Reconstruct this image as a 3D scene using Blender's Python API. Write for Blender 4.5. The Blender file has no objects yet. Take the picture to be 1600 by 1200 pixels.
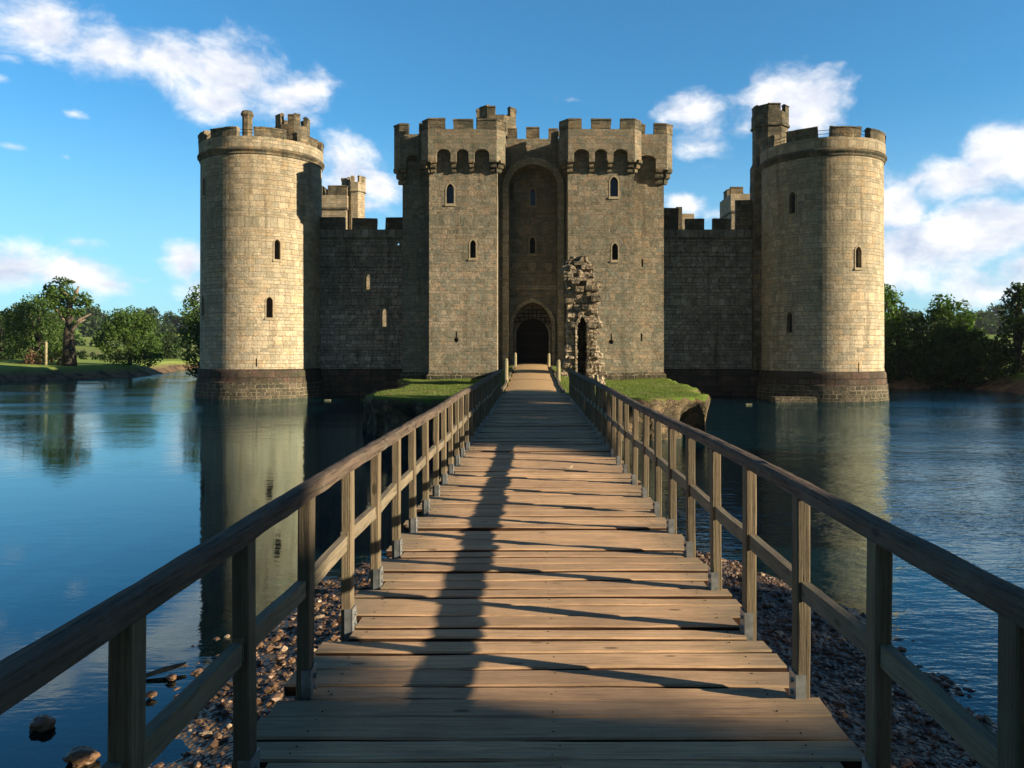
import bpy, bmesh, math, random
import numpy as np
from mathutils import Vector, Matrix, noise
from mathutils.geometry import tessellate_polygon
random.seed(7); RNG = np.random.default_rng(11)
R = math.radians
C = bpy.context.scene.collection
F, HX, HY, EYE, DECK = 1250.0, 832.0, 548.0, 3.5, 1.85
def X(px, d): return (px-HX)*d/F
def Z(py, d): return EYE+(HY-py)*d/F

# ------------------------------------------------------------------ node helpers
class NT:
    def __init__(s, tree): s.t = tree; s.n = tree.nodes; s.l = tree.links
    def node(s, typ, ins=None, **kw):
        n = s.n.new(typ)
        for k, v in kw.items(): setattr(n, k, v)
        if ins:
            for k, v in ins.items():
                sock = n.inputs[k]
                if hasattr(v, 'links') or isinstance(v, bpy.types.NodeSocket): s.l.new(v, sock)
                else: sock.default_value = v
        return n
    def math(s, op, a, b=0.0, c=None, clamp=False):
        n = s.n.new('ShaderNodeMath'); n.operation = op; n.use_clamp = clamp
        for i, v in enumerate((a, b) if c is None else (a, b, c)):
            if isinstance(v, bpy.types.NodeSocket): s.l.new(v, n.inputs[i])
            else: n.inputs[i].default_value = v
        return n.outputs[0]
    def mix(s, f, a, b, blend='MIX'):
        n = s.n.new('ShaderNodeMix'); n.data_type = 'RGBA'; n.blend_type = blend
        for k, v in ((0, f), (6, a), (7, b)):
            if isinstance(v, bpy.types.NodeSocket): s.l.new(v, n.inputs[k])
            else: n.inputs[k].default_value = (tuple(v)+(1,) if k and len(v) == 3 else v)
        return n.outputs[2]
    def noise(s, vec, scale, detail=4, rough=.55, **kw):
        n = s.node('ShaderNodeTexNoise', {'Vector': vec, 'Scale': scale, 'Detail': detail, 'Roughness': rough}, **kw)
        return n.outputs['Fac']
    def sstep(s, v, a, b, c=0.0, d=1.0):
        n = s.node('ShaderNodeMapRange', {'Value': v, 'From Min': a, 'From Max': b, 'To Min': c, 'To Max': d}, interpolation_type='SMOOTHSTEP')
        return n.outputs[0]
    def vmul(s, v, m):
        n = s.n.new('ShaderNodeVectorMath'); n.operation = 'MULTIPLY'; s.l.new(v, n.inputs[0]); n.inputs[1].default_value = m
        return n.outputs[0]
    def vadd(s, a, b):
        n = s.n.new('ShaderNodeVectorMath'); n.operation = 'ADD'
        for i, v in enumerate((a, b)):
            if isinstance(v, bpy.types.NodeSocket): s.l.new(v, n.inputs[i])
            else: n.inputs[i].default_value = v
        return n.outputs[0]
    def xyz(s, v):
        n = s.n.new('ShaderNodeSeparateXYZ'); s.l.new(v, n.inputs[0]); return n.outputs
    def comb(s, x, y, z=0.0):
        n = s.n.new('ShaderNodeCombineXYZ')
        for i, v in enumerate((x, y, z)):
            if isinstance(v, bpy.types.NodeSocket): s.l.new(v, n.inputs[i])
            else: n.inputs[i].default_value = v
        return n.outputs[0]
    def bump(s, h, strength, dist, normal=None):
        ins = {'Height': h, 'Strength': strength, 'Distance': dist}
        if normal is not None: ins['Normal'] = normal
        return s.node('ShaderNodeBump', ins).outputs[0]
def new_mat(name):
    m = bpy.data.materials.new(name); m.use_nodes = True; m.node_tree.nodes.clear()
    t = NT(m.node_tree); out = t.node('ShaderNodeOutputMaterial')
    return m, t, out
def principled(t, out, color, rough=.9, normal=None, spec=.3, metal=0.0):
    ins = {'Base Color': color if isinstance(color, bpy.types.NodeSocket) else tuple(color)+(1,), 'Roughness': rough, 'Specular IOR Level': spec, 'Metallic': metal}
    if normal is not None: ins['Normal'] = normal
    p = t.node('ShaderNodeBsdfPrincipled', ins)
    if out: t.l.new(p.outputs[0], out.inputs[0])
    return p

def stone_mat(name, tan, ochre, grey, lichen, bw=.62, rh=.34, mort=.016, rubble=.05, wet=False, lichen_amt=.5, stain=.5, mcol=(.10,.085,.06), grit=.7):
    m, t, out = new_mat(name)
    uv = t.node('ShaderNodeUVMap', uv_map='uv').outputs[0]
    geo = t.node('ShaderNodeNewGeometry'); pos = geo.outputs['Position']
    x, y, _ = t.xyz(uv)
    n1 = t.node('ShaderNodeTexNoise', {'W': y, 'Scale': 1.1, 'Detail': 1.0}, noise_dimensions='1D').outputs['Fac']
    v2 = t.math('MULTIPLY_ADD', n1, .75, y)
    rown = t.node('ShaderNodeTexWhiteNoise', {'W': t.math('FLOOR', t.math('DIVIDE', v2, rh))}, noise_dimensions='1D').outputs[0]
    u1 = t.node('ShaderNodeTexNoise', {'Vector': t.comb(x, t.math('MULTIPLY', rown, 9.0)), 'Scale': .9, 'Detail': 1.0}).outputs['Fac']
    u2 = t.math('ADD', t.math('MULTIPLY_ADD', u1, .9, x), t.math('MULTIPLY', rown, .37))
    w = t.node('ShaderNodeTexNoise', {'Vector': t.comb(x, y), 'Scale': 5.5, 'Detail': 3.0}).outputs['Color']
    wx = t.xyz(w)
    u3 = t.math('MULTIPLY_ADD', t.math('SUBTRACT', wx[0], .5), rubble*1.8, u2)
    v3 = t.math('MULTIPLY_ADD', t.math('SUBTRACT', wx[1], .5), rubble*1.8, v2)
    br = t.node('ShaderNodeTexBrick', {'Vector': t.comb(u3, v3), 'Color1': (0,0,0,1), 'Color2': (1,1,1,1), 'Mortar': (.5,.5,.5,1), 'Scale': 1.0,
               'Mortar Size': mort, 'Mortar Smooth': .35, 'Bias': 0.0, 'Brick Width': bw, 'Row Height': rh}, offset=.5, squash=.8, squash_frequency=3)
    tone, mo = br.outputs['Color'], br.outputs['Fac']
    tv = t.xyz(tone)[0]
    big = t.noise(pos, .22, 3, .6)
    med = t.noise(pos, 1.4, 5, .65)
    fine = t.noise(pos, 9, 6, .7)
    strk = t.noise(t.comb(t.math('MULTIPLY', x, 1.3), t.math('MULTIPLY', y, .10)), 1.0, 4, .6)
    c = t.mix(t.sstep(tv, .15, .85), tan, grey)
    c = t.mix(t.math('MULTIPLY', t.sstep(t.math('FRACT', t.math('MULTIPLY', tv, 13.7)), .55, .9), .55), c, t.mix(1.0, c, (.55,.55,.5), 'MULTIPLY'))
    c = t.mix(t.math('MULTIPLY', t.sstep(t.math('FRACT', t.math('MULTIPLY', tv, 7.3)), .68, .9), .65), c, ochre)
    c = t.mix(t.math('MULTIPLY', t.sstep(t.math('ADD', med, t.math('MULTIPLY', big, .7)), .72, 1.02), lichen_amt), c, lichen)
    c = t.mix(t.sstep(fine, .35, .65, .0, grit), c, t.mix(1.0, c, (.40,.39,.36), 'MULTIPLY'))
    c = t.mix(t.math('MULTIPLY', t.sstep(strk, .5, .75), stain), c, t.mix(1.0, c, (.30,.29,.27), 'MULTIPLY'))
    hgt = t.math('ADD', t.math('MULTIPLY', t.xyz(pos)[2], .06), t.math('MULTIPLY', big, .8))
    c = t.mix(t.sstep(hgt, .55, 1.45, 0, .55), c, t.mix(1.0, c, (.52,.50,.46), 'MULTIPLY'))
    spots = t.sstep(t.noise(pos, 3.3, 6, .75), .63, .75)
    c = t.mix(t.math('MULTIPLY', spots, .5), c, (.42,.40,.33))
    broken = t.sstep(t.noise(pos, 1.7, 3, .6), .35, .6, .3, 1.0)
    mof = t.math('MULTIPLY', mo, broken)
    c = t.mix(t.math('MULTIPLY', mof, .8), c, mcol)
    h = t.math('ADD', t.math('MULTIPLY', mof, -1.0), t.math('ADD', t.math('MULTIPLY', fine, .55), t.math('ADD', t.math('MULTIPLY', med, .7), t.math('MULTIPLY', tv, .5))))
    nrm = t.bump(h, 1.0, .085)
    principled(t, out, c, .35 if wet else .93, nrm, .4 if wet else .15)
    return m

def simple_mat(name, c1, c2, scale=3.0, rough=.9, bump=.3, dist=.02, spec=.2, metal=0.0, stretch=(1,1,1), lo=.35, hi=.65):
    m, t, out = new_mat(name)
    pos = t.vmul(t.node('ShaderNodeTexCoord').outputs['Object'], stretch)
    n = t.noise(pos, scale, 6, .65)
    c = t.mix(t.sstep(n, lo, hi), c1, c2)
    principled(t, out, c, rough, t.bump(n, bump, dist), spec, metal)
    return m

M = {}
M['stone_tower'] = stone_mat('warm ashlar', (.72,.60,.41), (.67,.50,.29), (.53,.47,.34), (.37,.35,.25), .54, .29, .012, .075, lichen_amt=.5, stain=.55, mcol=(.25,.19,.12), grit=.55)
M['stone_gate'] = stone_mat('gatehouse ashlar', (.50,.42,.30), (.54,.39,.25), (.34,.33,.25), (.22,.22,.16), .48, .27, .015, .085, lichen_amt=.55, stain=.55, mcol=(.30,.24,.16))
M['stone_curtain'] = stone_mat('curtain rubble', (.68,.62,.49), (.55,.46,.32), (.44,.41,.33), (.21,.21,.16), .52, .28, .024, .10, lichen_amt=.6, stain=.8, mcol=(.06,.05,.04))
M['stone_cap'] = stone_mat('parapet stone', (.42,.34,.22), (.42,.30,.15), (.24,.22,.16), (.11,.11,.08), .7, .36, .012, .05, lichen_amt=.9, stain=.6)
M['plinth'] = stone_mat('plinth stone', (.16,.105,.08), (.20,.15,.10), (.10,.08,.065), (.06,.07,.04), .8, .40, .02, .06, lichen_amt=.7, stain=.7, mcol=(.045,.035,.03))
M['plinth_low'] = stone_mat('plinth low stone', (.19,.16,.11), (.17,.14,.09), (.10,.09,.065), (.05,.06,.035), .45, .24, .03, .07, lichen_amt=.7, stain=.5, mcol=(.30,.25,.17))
M['ruin'] = stone_mat('ruin rubble', (.68,.56,.40), (.60,.43,.25), (.42,.36,.27), (.15,.14,.10), .34, .22, .04, .16, lichen_amt=.5, stain=.4, mcol=(.08,.06,.045))
M['frame'] = simple_mat('window dressing', (.40,.33,.21), (.26,.22,.15), 4, .9, .4)
M['void'] = simple_mat('unlit interior', (.05,.045,.035), (.03,.03,.025), 2, .95, .2)  # near-black pane colour stands in for the unlit room behind a window
M['glass'] = simple_mat('old glass', (.015,.02,.03), (.02,.03,.04), 1, .12, .15, .01, .6)
M['door'] = simple_mat('oak door', (.05,.035,.025), (.025,.02,.015), 6, .8, .6, .02, .2, 0, (6,6,.6))
M['iron'] = simple_mat('iron', (.03,.03,.03), (.05,.04,.03), 8, .6, .3)
M['steel'] = simple_mat('galvanised steel', (.36,.38,.37), (.20,.22,.21), 14, .42, .2, .004, .5, .55)
M['bark'] = simple_mat('bark', (.09,.075,.055), (.03,.026,.02), 3, .95, .9, .06, .1, 0, (2,2,.5))
M['deadwood'] = simple_mat('dead wood', (.30,.24,.17), (.12,.10,.07), 2.5, .95, .9, .05, .1, 0, (2,2,.5))
M['gravelpath'] = simple_mat('gravel path', (.62,.42,.21), (.42,.28,.14), 22, .95, .5, .02, .1)
M['grass'] = simple_mat('turf', (.10,.17,.025), (.05,.10,.018), 1.7, .95, .6, .05, .05)
M['blade'] = simple_mat('grass blades', (.12,.22,.03), (.06,.12,.02), .8, .8, .1, .01, .1)
M['earth'] = simple_mat('earth bank', (.20,.14,.09), (.06,.05,.032), 1.5, .95, .9, .12, .1)
M['flower'] = simple_mat('straw leaf', (.55,.50,.36), (.40,.33,.2), 30, .8, .2)
M['painted_post'] = simple_mat('pale timber', (.34,.30,.17), (.22,.2,.12), 5, .9, .4, .01, .1, 0, (3,3,.5))

def wood_mat(name, cA, cB, dark, axis='x', moss=None, mossamt=0.0, gscale=1.0, gamt=.7, bd=.009):
    m, t, out = new_mat(name)
    pos = t.node('ShaderNodeNewGeometry').outputs['Position']
    att = t.node('ShaderNodeAttribute', attribute_name='tone').outputs['Fac']
    st = {'x': (2.6,60,60), 'y': (60,2.6,60), 'z': (60,60,2.6)}[axis]
    p2 = t.vadd(t.vmul(pos, tuple(k*gscale for k in st)), t.comb(t.math('MULTIPLY', att, 37.0), t.math('MULTIPLY', att, 17.0), att))
    g = t.noise(p2, 1.0, 7, .7)
    g2 = t.noise(t.vmul(p2, (1,3.2,3.2) if axis == 'x' else ((3.2,1,3.2) if axis == 'y' else (3.2,3.2,1))), 1.0, 4, .6)
    b = t.noise(pos, 2.1, 5, .65)
    kn = t.node('ShaderNodeTexVoronoi', {'Vector': t.vmul(p2, (.8,.09,.09) if axis == 'x' else ((.09,.8,.09) if axis == 'y' else (.09,.09,.8))), 'Scale': 1.0}).outputs['Distance']
    knot = t.sstep(kn, .055, .12, 1.0, 0.0)
    c = t.mix(t.sstep(att, .0, 1.0), cA, cB)
    c = t.mix(t.sstep(g, .38, .72, 0.0, gamt), c, dark)
    crack = t.sstep(g2, .62, .70)
    c = t.mix(t.math('MULTIPLY', crack, .55), c, tuple(k*.3 for k in dark))
    c = t.mix(t.math('MULTIPLY', knot, .75), c, tuple(k*.45 for k in dark))
    c = t.mix(t.sstep(b, .35, .7, 0, .45), c, t.mix(1.0, c, (.55,.56,.54), 'MULTIPLY'))
    if axis == 'x':
        xa = t.math('ABSOLUTE', t.math('SUBTRACT', t.xyz(pos)[0], .09))
        wear = t.math('ADD', xa, t.math('MULTIPLY', t.noise(pos, 3.0, 5, .7), .5))
        c = t.mix(t.sstep(wear, 1.05, 1.5, 0, .6), c, (.16,.15,.10))
        patch = t.noise(pos, .8, 4, .6); c = t.mix(t.sstep(patch, .5, .7, 0, .35), c, tuple(k*1.4 for k in dark))
    if moss: c = t.mix(t.math('MULTIPLY', t.sstep(t.noise(pos, 4.5, 6, .75), .48, .68), mossamt), c, moss)
    h = t.math('SUBTRACT', t.math('ADD', g, t.math('MULTIPLY', g2, .5)), t.math('ADD', t.math('MULTIPLY', crack, .8), t.math('MULTIPLY', knot, .3)))
    principled(t, out, c, .86, t.bump(h, .85, bd), .22)
    return m
M['plank'] = wood_mat('deck timber', (.76,.50,.28), (.56,.365,.21), (.24,.155,.095), 'x', gamt=.65)
M['plank_edge'] = simple_mat('dark board edge', (.075,.04,.024), (.03,.018,.012), 30, .9, .5, .005, .1, 0, (.1,1,1))  # darker colour for the boards' front and back side faces
M['rail'] = wood_mat('handrail timber', (.20,.145,.10), (.14,.105,.075), (.03,.024,.02), 'y', (.17,.17,.13), .45, gamt=.9, bd=.02)
M['midrail'] = wood_mat('mid rail timber', (.26,.215,.14), (.2,.165,.115), (.09,.075,.05), 'y', (.20,.21,.12), .4)
M['post'] = wood_mat('post timber', (.23,.18,.11), (.16,.13,.085), (.07,.057,.04), 'z', (.16,.16,.085), .4, bd=.013)
M['bearer'] = wood_mat('bearer timber', (.14,.11,.075), (.1,.08,.055), (.04,.033,.025), 'y')

def leaf_mat(name, a, b, trans=.35):
    m, t, out = new_mat(name)
    att = t.node('ShaderNodeAttribute', attribute_name='tone').outputs['Fac']
    c = t.mix(att, a, b)
    d = t.node('ShaderNodeBsdfDiffuse', {'Color': c})
    tr = t.node('ShaderNodeBsdfTranslucent', {'Color': t.mix(1.0, c, (1.1,1.25,.5), 'MULTIPLY')})
    gl = t.node('ShaderNodeBsdfGlossy', {'Color': (.5,.5,.5,1), 'Roughness': .5})
    mx = t.node('ShaderNodeMixShader', {'Fac': trans}); t.l.new(d.outputs[0], mx.inputs[1]); t.l.new(tr.outputs[0], mx.inputs[2])
    m2 = t.node('ShaderNodeMixShader', {'Fac': .025}); t.l.new(mx.outputs[0], m2.inputs[1]); t.l.new(gl.outputs[0], m2.inputs[2])
    t.l.new(m2.outputs[0], out.inputs[0])
    return m
M['leaf_oak'] = leaf_mat('oak leaves', (.040,.085,.016), (.095,.165,.03))
M['leaf_dark'] = leaf_mat('dark leaves', (.022,.045,.014), (.05,.09,.022))
M['leaf_light'] = leaf_mat('light leaves', (.055,.12,.018), (.13,.21,.04))
M['leaf_dry'] = leaf_mat('dry twigs', (.16,.09,.055), (.22,.13,.08))

# ------------------------------------------------------------------ mesh helpers
def setp(o, label=None, cat=None, group=None, kind=None):
    if label: o['label'] = label
    if cat: o['category'] = cat
    if group: o['group'] = group
    if kind: o['kind'] = kind
    return o
def empty(name, loc=(0,0,0), **k):
    o = bpy.data.objects.new(name, None); o.location = loc; o.empty_display_size = .3; C.objects.link(o)
    return setp(o, **k)
class MB:
    def __init__(s): s.v = []; s.f = []; s.mi = []; s.tone = []; s.mats = []; s.cm = 0; s.ct = .5
    def mat(s, m):
        if m not in s.mats: s.mats.append(m)
        s.cm = s.mats.index(m); return s
    def add(s, vs, fs):
        b = len(s.v); s.v.extend([tuple(v) for v in vs])
        for f in fs: s.f.append(tuple(b+i for i in f)); s.mi.append(s.cm); s.tone.append(s.ct)
    def box(s, x0, x1, y0, y1, z0, z1):
        s.add([(x0,y0,z0),(x1,y0,z0),(x1,y1,z0),(x0,y1,z0),(x0,y0,z1),(x1,y0,z1),(x1,y1,z1),(x0,y1,z1)],
              [(3,2,1,0),(4,5,6,7),(0,1,5,4),(1,2,6,5),(2,3,7,6),(3,0,4,7)])
    def prism(s, pts, z0, z1, top=True, bot=True, pts1=None):
        n = len(pts); p1 = pts1 or pts
        s.add([(x,y,z0) for x,y in pts]+[(x,y,z1) for x,y in p1],
              [(i,(i+1)%n,n+(i+1)%n,n+i) for i in range(n)]+([tuple(range(n,2*n))] if top else [])+([tuple(range(n-1,-1,-1))] if bot else []))
    def strip(s, outer, inner, z0, z1, bottom=True, closed=False):
        """solid wall between two plan polylines; outer is walked with the solid on its left"""
        n = len(outer)
        vs = [(x,y,z0) for x,y in outer]+[(x,y,z1) for x,y in outer]+[(x,y,z0) for x,y in inner]+[(x,y,z1) for x,y in inner]
        fs = []
        for i in range(n if closed else n-1):
            j = (i+1) % n
            fs += [(i,j,n+j,n+i), (2*n+j,2*n+i,3*n+i,3*n+j), (n+i,n+j,3*n+j,3*n+i)]
            if bottom: fs.append((i,2*n+i,2*n+j,j))
        if not closed:
            fs += [(0,n,3*n,2*n), (n-1,3*n-1,4*n-1,2*n-1)]
        s.add(vs, fs)
    def tube(s, pts, radii, n=8, caps=True):
        pts = [Vector(p) for p in pts]; base = len(s.v); rings = []
        for i, p in enumerate(pts):
            d = (pts[min(i+1,len(pts)-1)]-pts[max(i-1,0)])
            if d.length < 1e-6: d = Vector((0,0,1))
            d.normalize(); a = d.orthogonal() if i == 0 else (prev - d*prev.dot(d))
            a.normalize(); prev = a.copy(); b = d.cross(a)
            rings.append([p+(a*math.cos(2*math.pi*k/n)+b*math.sin(2*math.pi*k/n))*radii[i] for k in range(n)])
        vs = [v for r in rings for v in r]; fs = []
        for i in range(len(pts)-1):
            for k in range(n): fs.append((i*n+k, i*n+(k+1)%n, (i+1)*n+(k+1)%n, (i+1)*n+k))
        if caps: fs += [tuple(range(n-1,-1,-1)), tuple(range((len(pts)-1)*n, len(pts)*n))]
        s.add(vs, fs)
    def build(s, name, parent=None, cyl=None, smooth=False, mat=None, **k):
        if name in ('merlon', 'corbel'):
            q = [Vector(v) for v in s.v]; off = Vector((3.1, 8.7, 1.9))
            s.v = [tuple(v+Vector((noise.noise(v*2.3), noise.noise(v*2.3+off), noise.noise(v*2.9+off*2)))*.07) for v in q]
        me = bpy.data.meshes.new(name); me.from_pydata(s.v, [], s.f); me.update()
        for m in (s.mats or [mat]): me.materials.append(m)
        me.polygons.foreach_set('material_index', s.mi)
        a = me.attributes.new('tone', 'FLOAT', 'FACE'); a.data.foreach_set('value', s.tone)
        uvs(me, cyl)
        if smooth: me.polygons.foreach_set('use_smooth', [True]*len(me.polygons))
        o = bpy.data.objects.new(name, me); C.objects.link(o); o.parent = parent
        return setp(o, **k)
def uvs(me, cyl=None):
    lay = me.uv_layers.get('uv') or me.uv_layers.new(name='uv')
    for p in me.polygons:
        n = p.normal
        flat = abs(n.z) > .8
        if cyl and not flat:
            cx, cy, r = cyl
            a0 = math.atan2(p.center.y-cy, p.center.x-cx)
        h = math.hypot(n.x, n.y) or 1; tx, ty = -n.y/h, n.x/h
        for li in p.loop_indices:
            v = me.vertices[me.loops[li].vertex_index].co
            if flat: uv = (v.x, v.y)
            elif cyl:
                a = math.atan2(v.y-cy, v.x-cx)
                a = a0+((a-a0+math.pi) % (2*math.pi)-math.pi)
                uv = (a*r, v.z)
            else: uv = (v.x*tx+v.y*ty, v.z)
            lay.data[li].uv = uv
def cut(o, cutters, cyl=None):
    """subtract closed meshes (MB) from o"""
    tmp = []
    for i, mb in enumerate(cutters):
        me = bpy.data.meshes.new('cutter'); me.from_pydata(mb.v, [], mb.f)
        b = bmesh.new(); b.from_mesh(me); bmesh.ops.recalc_face_normals(b, faces=b.faces); b.to_mesh(me); b.free()
        for m in o.data.materials: me.materials.append(m)
        c = bpy.data.objects.new('cutter', me); C.objects.link(c); tmp.append(c)
        md = o.modifiers.new('b', 'BOOLEAN'); md.operation = 'DIFFERENCE'; md.solver = 'EXACT'; md.object = c
    bpy.context.view_layer.update()
    dg = bpy.context.evaluated_depsgraph_get()
    me = bpy.data.meshes.new_from_object(o.evaluated_get(dg))
    o.modifiers.clear(); old = o.data; o.data = me; me.name = o.name; bpy.data.meshes.remove(old)
    for c in tmp: bpy.data.objects.remove(c, do_unlink=True)
    uvs(me, cyl)

def inset(pts, t, closed=True):
    """offset a CCW plan outline inward by t"""
    n = len(pts); out = []
    for i in range(n):
        p = Vector(pts[i])
        a = Vector(pts[i-1]) if (closed or i > 0) else None
        b = Vector(pts[(i+1) % n]) if (closed or i < n-1) else None
        def nrm(u, v): d = (v-u).normalized(); return Vector((-d.y, d.x))
        if a is None: q = p+nrm(p, b)*t
        elif b is None: q = p+nrm(a, p)*t
        else:
            n1, n2 = nrm(a, p), nrm(p, b); m = n1+n2; q = p+m*(t/max(.3, m.dot(n1)))
        out.append((q.x, q.y))
    return out
def sub(pts, s0, s1, closed=True):
    """part of polyline between arclengths"""
    P = [Vector(p) for p in pts]+([Vector(pts[0])] if closed else [])
    out = []; acc = 0
    for a, b in zip(P[:-1], P[1:]):
        L = (b-a).length
        lo, hi = max(s0, acc), min(s1, acc+L)
        if lo < hi-1e-6:
            p = a.lerp(b, (lo-acc)/L); q = a.lerp(b, (hi-acc)/L)
            if not out or (Vector(out[-1])-p).length > 1e-4: out.append((p.x, p.y))
            out.append((q.x, q.y))
        acc += L
    return out
def plen(pts): return sum((Vector(a)-Vector(b)).length for a, b in zip(pts[:-1], pts[1:]))

def merlon(mb, outer, thick, z0, z1, rnd=True):
    """merlon with projecting coping"""
    if rnd: z1 += random.uniform(-.07, .05)
    inner = inset(outer, thick, False)
    mb.strip(outer, inner, z0-.002, z1-.13, bottom=False)
    o2 = [(2*a[0]-b[0], 2*a[1]-b[1]) for a, b in zip(outer, inset(outer, .05, False))]
    i2 = inset(outer, thick+.05, False)
    mid = inset(outer, thick*.32, False); mid2 = inset(outer, thick*.68, False)
    n = len(outer)
    # coping: flat slab with bevelled top
    mb.strip(o2, i2, z1-.13, z1-.06)
    vs = [(x,y,z1-.06) for x,y in o2]+[(x,y,z1+.03) for x,y in mid]+[(x,y,z1+.03) for x,y in mid2]+[(x,y,z1-.06) for x,y in i2]
    fs = []
    for i in range(n-1): fs += [(i,i+1,n+i+1,n+i),(n+i,n+i+1,2*n+i+1,2*n+i),(2*n+i,2*n+i+1,3*n+i+1,3*n+i)]
    fs += [(0,n,2*n,3*n),(n-1,4*n-1,3*n-1,2*n-1)]
    mb.add(vs, fs)

def arch_outline(w, h, pointed=True, n=6, spring=None):
    """2D closed outline, base centred at 0"""
    hw = w/2; sp = spring if spring is not None else h-w*.75
    pts = [(-hw,0),(hw,0),(hw,sp)]
    if pointed:
        rise = h-sp; Rr = (hw*hw+rise*rise)/(2*hw)
        a1 = math.asin(min(1, rise/Rr)); cx = hw-Rr
        for i in range(1, n+1): a = a1*i/n; pts.append((cx+Rr*math.cos(a), sp+Rr*math.sin(a)))
        for i in range(n-1, 0, -1): a = a1*i/n; pts.append((-(cx+Rr*math.cos(a)), sp+Rr*math.sin(a)))
    else:
        rise = h-sp
        for i in range(1, 2*n): a = math.pi*i/(2*n); pts.append((hw*math.cos(a), sp+rise*math.sin(a)))
    pts.append((-hw,sp))
    return pts
def place(outline, origin, tx, nrm, d0, d1):
    """prism of 2D outline on a wall: tx = horizontal tangent, nrm = outward normal; from depth d0 (outside) to d1 (inside)"""
    mb = MB(); n = len(outline); o = Vector(origin); tx = Vector(tx); nr = Vector(nrm)
    a = [o+tx*u+Vector((0,0,v))+nr*d0 for u, v in outline]; b = [o+tx*u+Vector((0,0,v))-nr*d1 for u, v in outline]
    mb.add(a+b, [(i,n+i,n+(i+1)%n,(i+1)%n) for i in range(n)]+[tuple(range(n)), tuple(range(2*n-1,n-1,-1))])
    return mb
def scale_outline(ol, e):
    return inset(ol, -e, True)

def window(parent, origin, nrm, w, h, pointed=True, ring=.08, proud=.02, depth=.38, glass='void', name='window'):
    """dressed stone surround + dark pane + sill; origin = centre of the sill on the wall face"""
    nr = Vector(nrm).normalized(); tx = Vector((-nr.y, nr.x, 0)); o = Vector(origin)
    ol = arch_outline(w, h, pointed); n = len(ol); big = scale_outline(ol, ring)
    mb = MB(); mb.mat(M['frame'])
    P = lambda q, d: o+tx*q[0]+Vector((0,0,q[1]))+nr*d
    vs = [P(q, proud) for q in big]+[P(q, proud) for q in ol]+[P(q, -.03) for q in big]+[P(q, -.16) for q in ol]
    fs = []
    for i in range(n):
        j = (i+1) % n
        fs += [(i,j,n+j,n+i),(2*n+i,2*n+j,j,i),(n+i,n+j,3*n+j,3*n+i)]
    mb.add(vs, fs)
    # sill
    sw = w/2+ring*1.3
    a = [P((-sw,-ring-.1), -.05), P((sw,-ring-.1), -.05), P((sw,-ring-.1), .07), P((-sw,-ring-.1), .07), P((-sw,-ring+.03), -.05), P((sw,-ring+.03), -.05), P((sw,-ring+.01), .07), P((-sw,-ring+.01), .07)]
    mb.add(a, [(0,1,2,3),(4,7,6,5),(3,2,6,7),(0,3,7,4),(2,1,5,6)])
    mb.mat(M[glass])
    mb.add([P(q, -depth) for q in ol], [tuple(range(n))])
    w_ = mb.build(name, parent)
    return place(ol, o, tx, nr, .4, depth+.05)

# ------------------------------------------------------------------ CASTLE
castle = empty('castle', (0, 60, 0), label='sandstone castle with round corner towers and twin battlemented gatehouse towers rising from the moat', cat='castle')
castle.location = (0,0,0)

def circ(cx, cy, r, a0, a1, n):
    return [(cx+r*math.cos(a0+(a1-a0)*i/n), cy+r*math.sin(a0+(a1-a0)*i/n)) for i in range(n+1)]
def lathe(mb, cx, cy, prof, n=96):
    for (r0,z0),(r1,z1) in zip(prof[:-1], prof[1:]):
        vs = [(cx+r0*math.cos(2*math.pi*k/n), cy+r0*math.sin(2*math.pi*k/n), z0) for k in range(n)]+[(cx+r1*math.cos(2*math.pi*k/n), cy+r1*math.sin(2*math.pi*k/n), z1) for k in range(n)]
        mb.add(vs, [(k,(k+1)%n,n+(k+1)%n,n+k) for k in range(n)])

def turret(parent, cx, cy, r, zb, zstring, zcren, zmer, nside=8, rot=None, mers=(0,1,3,4,6,7), name='stair_turret', mat='stone_cap', flare=.07, bulge=None):
    rot = math.pi/nside if rot is None else rot
    pts = [(cx+r*math.cos(rot+2*math.pi*i/nside), cy+r*math.sin(rot+2*math.pi*i/nside)) for i in range(nside)]
    mb = MB(); mb.mat(M['stone_tower' if mat == 'stone_tower' else 'stone_cap'])
    mb.prism(pts, zb, zcren-.5, bot=True)
    if bulge is not None:
        mb.prism(inset(pts, -.16), zb+.01, bulge, pts1=inset(pts, -.16)); mb.prism(inset(pts, -.16), bulge, bulge+.35, bot=False, pts1=inset(pts, -.005))
    big = inset(pts, -flare)
    mb.prism(inset(pts, -.14), zstring-.12, zstring+.02); mb.prism(inset(pts, -.14), zstring+.02, zstring+.14, pts1=inset(pts, -.03), bot=False)
    mb.strip(big, inset(big, .3), zstring, zcren, closed=True)
    L = plen(big+[big[0]]); e = L/nside
    for s0, s1 in mers_ranges(nside, e, mers): merlon(mb, sub(big+big, s0, s1, False), .3, zcren, zmer)
    return mb.build(name, parent)
def mers_ranges(nside, e, mers):
    return [(i*e+e*a, i*e+e*b) for i, a, b in mers]

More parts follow.
